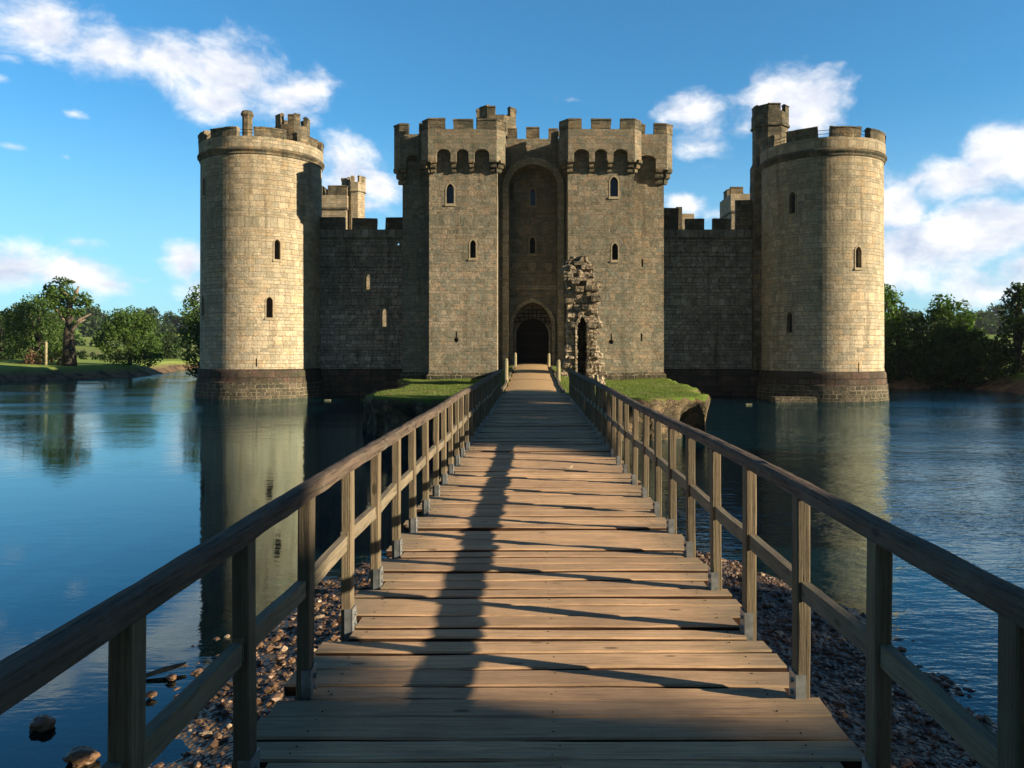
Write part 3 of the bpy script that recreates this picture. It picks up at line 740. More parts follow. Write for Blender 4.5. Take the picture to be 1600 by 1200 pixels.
# ------------------------------------------------------------------ terrain
poly = np.array([(-61,-6),(-61,60),(-61,90),(-59.5,94),(-55,101),(-53,108),(-56.5,122),(-65,148),(-45,165),(20,160),(36,120),(33,92),(31.5,76),(35,73.5),(39,76),(41,75),(40,66),(37,57),(34,40),(33,-6),(7,-6),(4.2,-4),(-4.4,-4),(-7,-6)], float)
def sdist(P, poly):
    """signed distance, positive inside"""
    n = len(poly); d = np.full(len(P), 1e9); inside = np.zeros(len(P), bool)
    for i in range(n):
        a, b = poly[i], poly[(i+1)%n]; ab = b-a; t = np.clip(((P-a)@ab)/(ab@ab), 0, 1)
        d = np.minimum(d, np.linalg.norm(P-(a+t[:,None]*ab), axis=1))
        c = ((a[1] > P[:,1]) != (b[1] > P[:,1])); 
        with np.errstate(divide='ignore', invalid='ignore'):
            xi = (b[0]-a[0])*(P[:,1]-a[1])/(b[1]-a[1]+1e-12)+a[0]
        inside ^= (c & (P[:,0] < xi))
    return np.where(inside, d, -d)
def fbm(P, s, seed=0, oct=4):
    out = np.empty(len(P))
    for i, p in enumerate(P): out[i] = noise.fractal(Vector((p[0]*s+seed, p[1]*s, seed*.3)), 1.0, 2.0, oct)
    return out
def ground_z(P):
    sd = sdist(P, poly)+fbm(P, .12, 3)*1.2
    o = np.maximum(-sd, 0)
    near = np.clip((60-P[:,1])/60, 0, 1)
    z = np.where(sd > 0, -np.minimum(1.6, sd*.35)-.02, np.minimum(1.5, o*.55)+.02)
    z += np.maximum(o-4, 0)*.011*np.clip(1.6-near, 0, 1.6)
    far = np.clip((o-70)/260, 0, 1); z += far**1.3*9
    z += np.where(sd < -1, fbm(P, .05, 9)*.25+fbm(P, .008, 5)*3.0*np.clip(o/150,0,1), 0)
    return z
def grid_axis(bp):
    out = []
    for a, b, st in bp: out += list(np.arange(a, b, st))
    return np.array(out+[bp[-1][1]])
gx = grid_axis([(-900,-260,30),(-260,-90,6),(-90,-50,1.2),(-50,28,3.2),(28,60,1.2),(60,260,6),(260,901,30)])
gy = grid_axis([(-80,-10,6),(-10,45,3),(45,170,1.5),(170,420,7),(420,1100,34)])
GX, GY = np.meshgrid(gx, gy); P = np.stack([GX.ravel(), GY.ravel()], 1); GZ = ground_z(P)
nx, ny = len(gx), len(gy)
me = bpy.data.meshes.new('ground')
idx = np.arange(nx*ny).reshape(ny, nx)
fs = np.stack([idx[:-1,:-1], idx[:-1,1:], idx[1:,1:], idx[1:,:-1]], -1).reshape(-1,4)
me.from_pydata(np.column_stack([P, GZ]).tolist(), [], fs.tolist()); me.polygons.foreach_set('use_smooth', [True]*len(me.polygons))
gm, t, out = new_mat('meadow')
pos = t.node('ShaderNodeNewGeometry').outputs['Position']; pz = t.xyz(pos)[2]
n1, n2, n3 = t.noise(pos, .05, 4, .6), t.noise(pos, .7, 6, .7), t.noise(pos, .012, 3, .5)
c = t.mix(t.sstep(n1, .35, .65), (.20,.31,.055), (.29,.36,.09)); c = t.mix(t.sstep(n2, .4,.7,0,.5), c, (.07,.12,.025)); c = t.mix(t.sstep(n3, .5, .62, 0, .8), c, (.20,.22,.08))
bank = t.sstep(t.math('ADD', pz, t.math('MULTIPLY', n2, .9)), 1.0, 2.0)
c = t.mix(bank, t.mix(t.sstep(n2, .35, .6), (.05,.04,.028), (.21,.14,.085)), c)
c = t.mix(t.sstep(pz, -.3, .05), (.018,.022,.015), c)
principled(t, out, c, .95, t.bump(n2, .6, .25), .05)
me.materials.append(gm)
go = bpy.data.objects.new('ground', me); C.objects.link(go); setp(go, kind='structure')
def gz(x, y): return float(ground_z(np.array([[x,y]], float))[0])

# water
wm, t, out = new_mat('moat water')
pos = t.node('ShaderNodeNewGeometry').outputs['Position']; px_, py_, pz_ = t.xyz(pos)
rough_mask = t.math('ADD', t.sstep(px_, -5, 16, .0, 1.0), t.math('MULTIPLY', t.sstep(t.noise(pos, .05, 3, .5), .42, .62), t.sstep(py_, 28, 60, .0, .45)))
patch = t.sstep(t.noise(t.vmul(pos, (.5,1.4,1)), .12, 3, .55), .35, .7, .45, 1.25)
amp = t.math('MULTIPLY', t.math('ADD', rough_mask, t.sstep(py_, 14, 55, .06, .32)), patch)
w1 = t.noise(t.vmul(pos, (.8,1.7,1)), 2.4, 3, .55); w2 = t.noise(t.vmul(pos, (.7,1.9,1)), 7.0, 3, .5); w3 = t.noise(pos, .9, 2, .5)
h = t.math('ADD', t.math('MULTIPLY', w1, .6), t.math('ADD', t.math('MULTIPLY', w2, .16), t.math('MULTIPLY', w3, .7)))
h = t.math('MULTIPLY', h, amp)
nrm = t.bump(h, 1.0, .075)
fr = t.node('ShaderNodeFresnel', {'IOR': 1.5, 'Normal': nrm}).outputs[0]
gl = t.node('ShaderNodeBsdfGlossy', {'Color': (.74,.95,1,1), 'Roughness': .02, 'Normal': nrm})
deepc = t.node('ShaderNodeBsdfDiffuse', {'Color': (.001,.017,.028,1)})
tr = t.node('ShaderNodeBsdfTransparent', {'Color': (.42,.52,.42,1)})
# clear over the shallow spit, turbid elsewhere
ds = t.math('SQRT', t.math('ADD', t.math('POWER', t.math('DIVIDE', px_, 7.5), 2.0), t.math('POWER', t.math('MAXIMUM', t.math('DIVIDE', t.math('SUBTRACT', py_, 4.0), 13.0), 0.0), 2.0)))
clear = t.sstep(t.math('MULTIPLY_ADD', t.noise(pos, .8, 3, .5), .15, ds), .62, 1.1, .92, .0)
b1 = t.node('ShaderNodeMixShader', {'Fac': clear}); t.l.new(deepc.outputs[0], b1.inputs[1]); t.l.new(tr.outputs[0], b1.inputs[2])
b2 = t.node('ShaderNodeMixShader', {'Fac': fr}); t.l.new(b1.outputs[0], b2.inputs[1]); t.l.new(gl.outputs[0], b2.inputs[2]); t.l.new(b2.outputs[0], out.inputs[0])
m = MB(); m.mat(wm); m.add([(-110,-30,0),(90,-30,0),(90,190,0),(-110,190,0)], [(0,1,2,3)])
m.build('water', kind='structure')

# island in front of the gatehouse
isl = [(-1.9,30.2),(1.9,30.2),(4.5,31.0),(7.1,32.4),(7.6,34.5),(7.7,37),(8.6,42),(9.4,50),(9.9,57),(9.9,60),(-9.8,60),(-9.6,56.8),(-8.0,52),(-7.2,44),(-7.4,37),(-7.2,34.5),(-6.6,32.8),(-4.2,31.2)]
isl_np = np.array(isl)
def path_h(y): return np.interp(y, [28,31,39,46,54,60], [1.80,1.80,2.0,2.2,2.46,2.5])
def isl_z(P, base=1.72):
    sd = sdist(P, isl_np)
    x, y = P[:,0], P[:,1]
    ph = path_h(y)-.03
    w = np.clip(1-(np.abs(x)-1.2)/2.6, 0, 1); w = w*w*(3-2*w)
    g = 1.62-.006*np.clip(y-33,0,30)+fbm(P, .35, 2)*.07
    mound = .16*np.exp(-((x+4.6)/1.9)**2-((y-52.5)/2.6)**2)
    z = g+mound+(ph-g)*w
    return z-np.clip(.5-sd, 0, .5)**2*.8, sd
xs = np.arange(-10.4, 10.5, .3); ys = np.arange(30.0, 60.31, .3)
GX, GY = np.meshgrid(xs, ys); P = np.stack([GX.ravel(), GY.ravel()], 1); zz, sd = isl_z(P)
inside = sd > 0
me = bpy.data.meshes.new('grass_island'); idx = -np.ones(len(P), int); idx[inside] = np.arange(inside.sum())
V = np.column_stack([P, zz])[inside].tolist(); I2 = idx.reshape(len(ys), len(xs)); fs = []
for j in range(len(ys)-1):
    for i in range(len(xs)-1):
        q = [I2[j,i], I2[j,i+1], I2[j+1,i+1], I2[j+1,i]]
        if min(q) >= 0: fs.append(q)
me.from_pydata(V, [], fs)
bm = bmesh.new(); bm.from_mesh(me)
be = [e for e in bm.edges if e.is_boundary]; 
for v in bm.verts:
    pass
# snap the border onto the outline, then drop a rough revetment to the moat bed
bv = {v for e in be for v in e.verts}
def snap(p):
    best = None
    for i in range(len(isl)):
        a = Vector(isl[i]); b = Vector(isl[(i+1)%len(isl)]); ab = b-a; t_ = max(0, min(1, (p-a).dot(ab)/ab.dot(ab))); q = a+ab*t_; dd = (q-p).length
        if best is None or dd < best[0]: best = (dd, q)
    return best[1]
for v in bv:
    q = snap(Vector((v.co.x, v.co.y)))
    j = noise.noise(Vector((q.x*.7, q.y*.7, 3)))*.22
    v.co.x, v.co.y = q.x+j, q.y+j
for f in bm.faces: f.material_index = 0; f.smooth = True
cur = be; steps = [(.14,-.12,.10),(.40,.22,.14),(.35,.08,.09),(.4,-.05,.09),(.5,-.1,.08),(1.4,-.3,.05)]
for dz, push, jit in steps:
    r_ = bmesh.ops.extrude_edge_only(bm, edges=cur)
    nv = [g for g in r_['geom'] if isinstance(g, bmesh.types.BMVert)]; cur = [g for g in r_['geom'] if isinstance(g, bmesh.types.BMEdge) and g.is_boundary]
    for v in nv:
        c0 = Vector((0, 45)); dirn = (Vector((v.co.x, v.co.y))-c0).normalized()
        k = noise.noise(Vector((v.co.x*1.3, v.co.y*1.3, v.co.z*2)))*jit*3
        v.co.z -= dz*(1+.3*noise.noise(v.co*1.7)); v.co.x -= dirn.x*(push+k); v.co.y -= dirn.y*(push+k)
    for g in r_['geom']:
        if isinstance(g, bmesh.types.BMFace): g.material_index = 1
bmesh.ops.recalc_face_normals(bm, faces=bm.faces); bm.to_mesh(me); bm.free()
tm, t, out = new_mat('island turf')
pos = t.node('ShaderNodeNewGeometry').outputs['Position']
n1, n2 = t.noise(pos, .6, 5, .6), t.noise(pos, 14, 4, .7)
c = t.mix(t.sstep(n1,.3,.7), (.12,.18,.028), (.085,.13,.022)); c = t.mix(t.sstep(n2,.4,.7,0,.6), c, (.16,.22,.05)); c = t.mix(t.sstep(t.noise(pos,.5,5,.65),.5,.66,0,.8), c, (.24,.19,.09))
principled(t, out, c, .95, t.bump(n2, .7, .04), .05)
me.materials.append(tm)
rm, t, out = new_mat('revetment')
pos = t.node('ShaderNodeNewGeometry').outputs['Position']; pz = t.xyz(pos)[2]
vo = t.node('ShaderNodeTexVoronoi', {'Vector': t.vadd(t.vmul(pos,(1,1,1.5)), t.vmul(t.node('ShaderNodeTexNoise', {'Vector': pos, 'Scale': 2.5}).outputs['Color'], (.5,.5,.5))), 'Scale': 2.6}, feature='DISTANCE_TO_EDGE').outputs['Distance']
cell = t.node('ShaderNodeTexVoronoi', {'Vector': t.vadd(t.vmul(pos,(1,1,1.5)), t.vmul(t.node('ShaderNodeTexNoise', {'Vector': pos, 'Scale': 2.5}).outputs['Color'], (.5,.5,.5))), 'Scale': 2.6}).outputs['Color']
n1 = t.noise(pos, 1.1, 5, .65); n2 = t.noise(pos, 7, 6, .7)
c = t.mix(t.xyz(cell)[0], (.30,.21,.12), (.15,.125,.08)); c = t.mix(t.sstep(n1,.38,.6,0,.9), c, (.06,.055,.035)); c = t.mix(t.sstep(vo,.0,.05,.55,0), c, (.03,.025,.02))
c = t.mix(t.sstep(t.math('ADD', pz, t.math('MULTIPLY', n1, .8)), 1.75, 2.0), c, (.16,.11,.06))
c = t.mix(t.sstep(n2,.4,.7,0,.5), c, (.05,.05,.035))
principled(t, out, c, .93, t.bump(t.math('ADD', t.math('MINIMUM', vo, .08), t.math('MULTIPLY', n2, .3)), 1.0, .4), .1)
me.materials.append(rm)
io = bpy.data.objects.new('grass_island', me); C.objects.link(io); setp(io, kind='structure')

# path ribbon
m = MB(); m.mat(M['gravelpath']); ysn = np.arange(30.9, 60.9, .5); prev = None
vs = []; fs = []
for k, y in enumerate(ysn):
    hw = 1.16+.04*math.sin(y*1.7); z = float(path_h(y))+.02
    if y > 60.6: y = 61.4
    vs += [(-hw+.04,y,z-.03),(-hw*.6,y,z+.02),(0,y,z+.035),(hw*.6,y,z+.02),(hw+.02,y,z-.03)]
    if k: fs += [(5*k-5+i, 5*k-4+i, 5*k+1+i, 5*k+i) for i in range(4)]
m.add(vs, fs); m.build('path', kind='structure', smooth=True)
for sx in (-1, 1):
    m = MB(); m.mat(M['post']); pts = [(sx*(1.24+.02*math.sin(y)), y, float(path_h(y))+.05) for y in np.arange(31.2, 54, 1.0)]
    for a, b in zip(pts[:-1], pts[1:]):
        m.add([(a[0]-.05,a[1],a[2]-.1),(a[0]+.05,a[1],a[2]-.1),(a[0]+.05,a[1],a[2]+.03),(a[0]-.05,a[1],a[2]+.03),(b[0]-.05,b[1],b[2]-.1),(b[0]+.05,b[1],b[2]-.1),(b[0]+.05,b[1],b[2]+.03),(b[0]-.05,b[1],b[2]+.03)],
              [(0,1,2,3),(3,2,6,7),(1,5,6,2),(4,0,3,7),(7,6,5,4)])
    m.build('path_edging', label='low timber edging board along the %s side of the gravel path' % ('left' if sx < 0 else 'right'), cat='edging', group='timber edging boards of the path')
# bollard posts
for px, yt, yb, d_, lab in ((790.8,560,594,39,'nearer wooden bollard left of the path'),(872.5,562,592,39.5,'nearer wooden bollard right of the path'),(805,551,571.5,54,'farther wooden bollard left of the path by the gate'),(857.5,552,573,54,'farther wooden bollard right of the path by the gate')):
    m = MB(); m.mat(M['painted_post']); x = X(px,d_); zb = Z(yb,d_); zt = Z(yt,d_); r_ = .105
    c8 = lambda r: [(x+r*math.cos(k*math.pi/5), d_+r*math.sin(k*math.pi/5)) for k in range(10)]
    m.prism(c8(r_), zb-.3, zt-.14, bot=False, top=False, pts1=c8(r_*.96)); m.prism(c8(r_*.96), zt-.14, zt-.12, top=False, bot=False, pts1=c8(r_*.8)); m.prism(c8(r_*.8), zt-.12, zt-.1, top=False, bot=False, pts1=c8(r_*.95)); m.prism(c8(r_*.95), zt-.1, zt, bot=False, pts1=c8(r_*.6))
    m.build('bollard', label=lab, cat='bollard', group='wooden bollards along the path to the gate')

# grass blades on the island and near banks
def blades(name, pts, hmin, hmax, w, mat, label, cat):
    n = len(pts); a = RNG.uniform(0, 2*np.pi, n); h = RNG.uniform(hmin, hmax, n); l = RNG.uniform(.0,.6, n)*h; b = RNG.uniform(0, 2*np.pi, n)
    dx, dy = np.cos(a)*w/2, np.sin(a)*w/2
    V = np.empty((n,3,3)); V[:,0] = pts-np.stack([dx,dy,0*dx],1); V[:,1] = pts+np.stack([dx,dy,0*dx],1); V[:,2] = pts+np.stack([np.cos(b)*l,np.sin(b)*l,h],1)
    me = bpy.data.meshes.new(name); me.vertices.add(n*3); me.vertices.foreach_set('co', V.ravel())
    me.loops.add(n*3); me.loops.foreach_set('vertex_index', np.arange(n*3)); me.polygons.add(n); me.polygons.foreach_set('loop_start', np.arange(n)*3)
    me.update(calc_edges=True); at = me.attributes.new('tone','FLOAT','FACE'); at.data.foreach_set('value', RNG.uniform(0,1,n))
    me.materials.append(mat); o = bpy.data.objects.new(name, me); C.objects.link(o); return setp(o, label=label, cat=cat, kind='stuff')
M['blade'] = leaf_mat('grass blade', (.09,.135,.022), (.20,.25,.06), .25)
n = 42000; P = np.stack([RNG.uniform(-9.5,9.6,n), 30.3+28*RNG.random(n)**1.1], 1); zz, sd = isl_z(P)
ok = (sd > .03) & (np.abs(P[:,0]) > 1.3); P = P[ok]; zz = zz[ok]; 
edge = sd[ok] < .5; keep = edge | (RNG.random(len(P)) < .9); P = P[keep]; zz = zz[keep]
blades('grass', np.column_stack([P, zz-.01]), .025, .07, .03, M['blade'], 'short green grass on the island before the gatehouse', 'grass')
# taller rim weeds
n = 3500; k = RNG.integers(0, len(isl), n); t_ = RNG.random(n); A_ = isl_np[k]; B_ = isl_np[(k+1)%len(isl)]; P = A_+(B_-A_)*t_[:,None]+RNG.normal(0,.12,(n,2))
P = P[(np.abs(P[:,0]) > 1.6) & (P[:,1] < 58)]; dens = fbm(P, .6, 8) > -.05; P = P[dens]; zz, sd = isl_z(P)
blades('rim_weeds', np.column_stack([P, np.minimum(zz,1.7)-.06]), .04, .16, .02, M['blade'], 'taller weeds fringing the rim of the island', 'weeds')

# ------------------------------------------------------------------ near shingle spit
def spit_z(P):
    x, y = P[:,0], P[:,1]
    hw = np.where(x < 0, np.interp(y, [-10,4,6.8,8,10,12,13.5,15,18], [2.9,2.7,2.9,3.35,3.4,3.0,2.2,.8,-1.2]), np.interp(y, [-10,4,7,9,12,13.5,15,18], [3.4,3.4,3.6,4.0,3.5,2.4,.8,-1.2]))+fbm(P, .5, 4)*.5
    s = hw-np.abs(x-.05)
    z = np.where(s > 0, .05+.12*np.minimum(s,2.5), .05+s*.17)
    return np.maximum(z, -1.15)+fbm(P, 1.6, 6)*.05+np.clip(-2-y,0,8)*.2
xs = np.arange(-12, 12.01, .16); ys = np.arange(-9, 22, .16); GX, GY = np.meshgrid(xs, ys); P = np.stack([GX.ravel(), GY.ravel()], 1); zz = spit_z(P)
me = bpy.data.meshes.new('shore'); idx = np.arange(len(P)).reshape(len(ys), len(xs))
fs = np.stack([idx[:-1,:-1], idx[:-1,1:], idx[1:,1:], idx[1:,:-1]], -1).reshape(-1,4)
me.from_pydata(np.column_stack([P, zz]).tolist(), [], fs.tolist()); me.polygons.foreach_set('use_smooth', [True]*len(me.polygons))
sm, t, out = new_mat('wet shingle')
pos = t.node('ShaderNodeNewGeometry').outputs['Position']; pz = t.xyz(pos)[2]
vo = t.node('ShaderNodeTexVoronoi', {'Vector': pos, 'Scale': 17.0}); n1 = t.noise(pos, 1.3, 5, .6)
c = t.mix(t.xyz(vo.outputs['Color'])[0], (.05,.035,.022), (.16,.11,.065)); c = t.mix(t.sstep(n1,.4,.65,0,.8), c, (.035,.03,.02))
c = t.mix(t.sstep(pz, -.5, -.08), (.03,.042,.04), c)
principled(t, out, c, t.sstep(pz, .03, .3, .3, .8), t.bump(vo.outputs['Distance'], 1.0, .04), .4)
me.materials.append(sm); so = bpy.data.objects.new('shore', me); C.objects.link(so); setp(so, kind='structure')
# gravel stones: one mass of small faceted stones
def ico():
    b = bmesh.new(); bmesh.ops.create_icosphere(b, subdivisions=1, radius=1); v = np.array([x.co[:] for x in b.verts]); f = [[q.index for q in fc.verts] for fc in b.faces]; b.free(); return v, np.array(f)
IV, IF = ico()
def stones(P, zz, smin, smax, pw=3):
    n = len(P); s = smin+(smax-smin)*RNG.random(n)**pw
    V = np.repeat(IV[None], n, 0)*(1+RNG.normal(0,.16,(n,len(IV),1)))
    sc = np.stack([RNG.uniform(.8,1.5,n), RNG.uniform(.7,1.2,n), RNG.uniform(.4,.8,n)], 1)*s[:,None]
    V = V*sc[:,None,:]; a = RNG.uniform(0,6.28,n); ca, sa = np.cos(a)[:,None], np.sin(a)[:,None]
    X_, Y_ = V[:,:,0]*ca-V[:,:,1]*sa, V[:,:,0]*sa+V[:,:,1]*ca
    V[:,:,0] = X_+P[:,0:1]; V[:,:,1] = Y_+P[:,1:2]; V[:,:,2] += (zz+s*.15)[:,None]
    F_ = (IF[None]+(np.arange(n)*len(IV))[:,None,None]).reshape(-1,3)
    return V.reshape(-1,3), F_, np.repeat(RNG.random(n), len(IF))
gmat, t, out = new_mat('gravel stones')
att = t.node('ShaderNodeAttribute', attribute_name='tone').outputs['Fac']; pos = t.node('ShaderNodeNewGeometry').outputs['Position']; pz = t.xyz(pos)[2]; n1 = t.noise(pos, 22, 4, .7)
c = t.mix(t.sstep(att,0,1), (.06,.032,.015), (.22,.125,.06)); c = t.mix(t.sstep(att,.93,.96), c, (.45,.34,.21)); c = t.mix(t.sstep(n1,.4,.65,0,.6), c, (.07,.05,.035)); c = t.mix(t.sstep(pz,-.15,.02,1,0), c, (.03,.04,.036))
principled(t, out, c, .5, t.bump(n1, .5, .01), .5)
n = 34000; P = np.stack([RNG.uniform(-5.2,5.2,n), RNG.uniform(3.5,15.5,n)], 1)
P = P[(np.abs(P[:,0]) > .8)]; zz = spit_z(P); ok = (zz > -.12) & ((zz > .02) | ((RNG.random(len(P)) < .12) | ((zz > -.05) & (RNG.random(len(P)) < .3)))); P = P[ok]; zz = zz[ok]
V, F_, tn = stones(P, zz, .010, .06, 4.0)
me = bpy.data.meshes.new('gravel'); me.from_pydata(V.tolist(), [], F_.tolist()); at = me.attributes.new('tone','FLOAT','FACE'); at.data.foreach_set('value', tn); me.materials.append(gmat)
o = bpy.data.objects.new('gravel', me); C.objects.link(o); setp(o, label='wet brown gravel and shingle beside the bridge', cat='gravel', kind='stuff')
def rock(px, py, s, label, zt=.04, flat=.6, grp='stones at the water edge'):
    s *= .8
    d_ = (EYE-zt)*F/(py-HY); x = X(px,d_)
    b = bmesh.new(); bmesh.ops.create_icosphere(b, subdivisions=3, radius=1)
    for v in b.verts:
        k = 1+.35*noise.noise(v.co*1.4+Vector((px,py,0)))+.12*noise.noise(v.co*4+Vector((px,0,0)))
        k -= .22*abs(noise.noise(v.co*2.6+Vector((px,3,0)))); v.co = Vector((v.co.x*1.0*s, v.co.y*.8*s, v.co.z*flat*s))*k
    me = bpy.data.meshes.new('rock'); b.to_mesh(me); b.free(); me.materials.append(gmat); at = me.attributes.new('tone','FLOAT','FACE'); at.data.foreach_set('value', [.8]*len(me.polygons))
    o = bpy.data.objects.new('rock', me); o.location = (x,d_,zt); C.objects.link(o); return setp(o, label=label, cat='rock', group=grp)
rock(66,1131,.15,'pale rock alone in the shallow water at far left')
rock(130,1183,.17,'flat mossy rock at the bottom left corner', .05)
rock(268,1058,.07,'small rock beside the driftwood stick')
rock(310,1052,.09,'rock at the water edge right of the driftwood stick', .06)
rock(236,1085,.07,'small rock in the shallows below the driftwood stick')
rock(280,1090,.07,'small rock nearest the left handrail post in the shallows', .06)
rock(436,1028,.07,'pale round stone on the gravel by the left rail post', .2)
rock(455,1032,.06,'smaller pale stone beside the round one on the gravel', .2)
rock(1398,1033,.09,'pale stone in the water behind the right mid rail')
rock(1408,1015,.07,'dark stone showing above the water on the right')
rock(1450,1057,.07,'lower dark stone in the water on the right')
m = MB(); m.mat(M['deadwood']); d_ = 3.45*F/(1047-HY); m.tube([(X(234,d_),d_-.1,.03),(X(258,d_),d_,.06),(X(283,d_),d_+.12,.07)], [.022,.03,.02], 7)
m.build('driftwood', label='short driftwood stick at the left water edge', cat='driftwood')
for px, py, w, lab in ((512,625,.2,'floating board beside the left tower base'),(1170,631.5,.22,'floating yellow board before the right curtain wall')):
    m = MB(); m.mat(M['painted_post']); d_ = 3.5*F/(py-HY); x = X(px,d_); m.prism([(x-w,d_-.12),(x+w*.9,d_-.08),(x+w,d_+.15),(x-w*.8,d_+.12)], -.03, .025); m.build('floating_board', label=lab, cat='board')
m = MB(); m.mat(M['plinth_low']); x0, x1 = X(1212,54), X(1276,54); m.prism([(x0,53.9),(x1,53.7),(x1+.2,55.2),(x0,55.2)], -.4, .35, pts1=[(x0,54.1),(x1,53.9),(x1+.2,55.2),(x0,55.2)]); m.build('foundation_ledge', castle)

# ------------------------------------------------------------------ FOOTBRIDGE
fb = empty('footbridge', (0,0,0), label='long weathered timber footbridge with railings leading to the castle', cat='bridge')
LX, RX = -1.10, 1.275; SP = .868
posts_y = [3.88+SP*k for k in range(-5, 28)]
rr = random.Random(21)
NAILS = []; m = MB(); m.mat(M['plank']); y = -1.2; y_end = 31.0
# planks are subdivided along x so that their edges and surface waver
while y < y_end:
    w = rr.uniform(.165,.225); gap = rr.uniform(.013,.024)+(.014 if rr.random() < .15 else 0); yc = y+w/2
    nearp = min(abs(yc-p) for p in posts_y) < .13
    x0 = LX-.10+rr.uniform(-.03,.02); x1 = RX+.06+rr.uniform(-.02,.03)
    if nearp: x0 = LX+.045; x1 = RX-.045
    th = .055; z1 = DECK+rr.uniform(-.010,.009); tilt = rr.uniform(-.006,.005); tx = rr.uniform(-.006,.006); sd_ = rr.uniform(0,99)
    m.ct = rr.random(); N = 26 if y < 14 else 8; vs = []; a, b = y, y+w-gap
    skew = rr.uniform(-.012,.012)
    for i in range(N+1):
        u = i/N; x = x0+(x1-x0)*u; e0 = noise.noise(Vector((x*1.8, sd_, 0)))*.009+noise.noise(Vector((x*9, sd_, 4)))*.003; e1 = noise.noise(Vector((x*1.8, sd_, 9)))*.009+noise.noise(Vector((x*9, sd_, 6)))*.003
        zc = z1+tx*(u-.5)*2+noise.noise(Vector((x*1.1, sd_, 5)))*.006; sk = skew*(u-.5)
        xa = x+(rr.uniform(-.02,.02) if i in (0,N) else 0); ch_ = .009
        cr = .004*math.cos(math.pi*(u-.5))
        vs += [(xa,a+e0+sk,zc-tilt-th),(x,a+e0+sk,zc-tilt-ch_),(x,a+e0+ch_+sk,zc-tilt),(x,(a+b)/2+sk,zc+cr-.003),(x,b+e1-ch_+sk,zc+tilt),(x,b+e1+sk,zc+tilt-ch_),(xa,b+e1+sk,zc+tilt-th)]
    fs = []; ef = []
    for i in range(N):
        for k in range(1, 5): fs.append((i*7+k, (i+1)*7+k, (i+1)*7+k+1, i*7+k+1))
        for k in (0, 5): ef.append((i*7+k, (i+1)*7+k, (i+1)*7+k+1, i*7+k+1))
        fs.append((i*7+6,(i+1)*7+6,(i+1)*7,i*7))
    fs += [(6,5,4,3,2,1,0), tuple(N*7+k for k in range(7))]
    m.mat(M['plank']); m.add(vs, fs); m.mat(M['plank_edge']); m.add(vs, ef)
    if y < 16:
        for xx in (LX+.12, .1, RX-.14):
            for dy in (.045, w-gap-.045):
                xn, yn = xx+rr.uniform(-.02,.02), y+dy+rr.uniform(-.01,.01); zn = z1+tx*((xn-x0)/(x1-x0)-.5)*2+noise.noise(Vector((xn*1.1, sd_, 5)))*.006+.0065
                NAILS.append((xn,yn,zn))
    y += w
m.build('deck', fb)
m = MB(); m.mat(M['iron'])
for xn, yn, zn in NAILS: m.prism([(xn+.0045*math.cos(k*math.pi/3), yn+.0045*math.sin(k*math.pi/3)) for k in range(6)], zn-.012, zn-.005)
m.build('nail_heads', fb, kind='stuff')
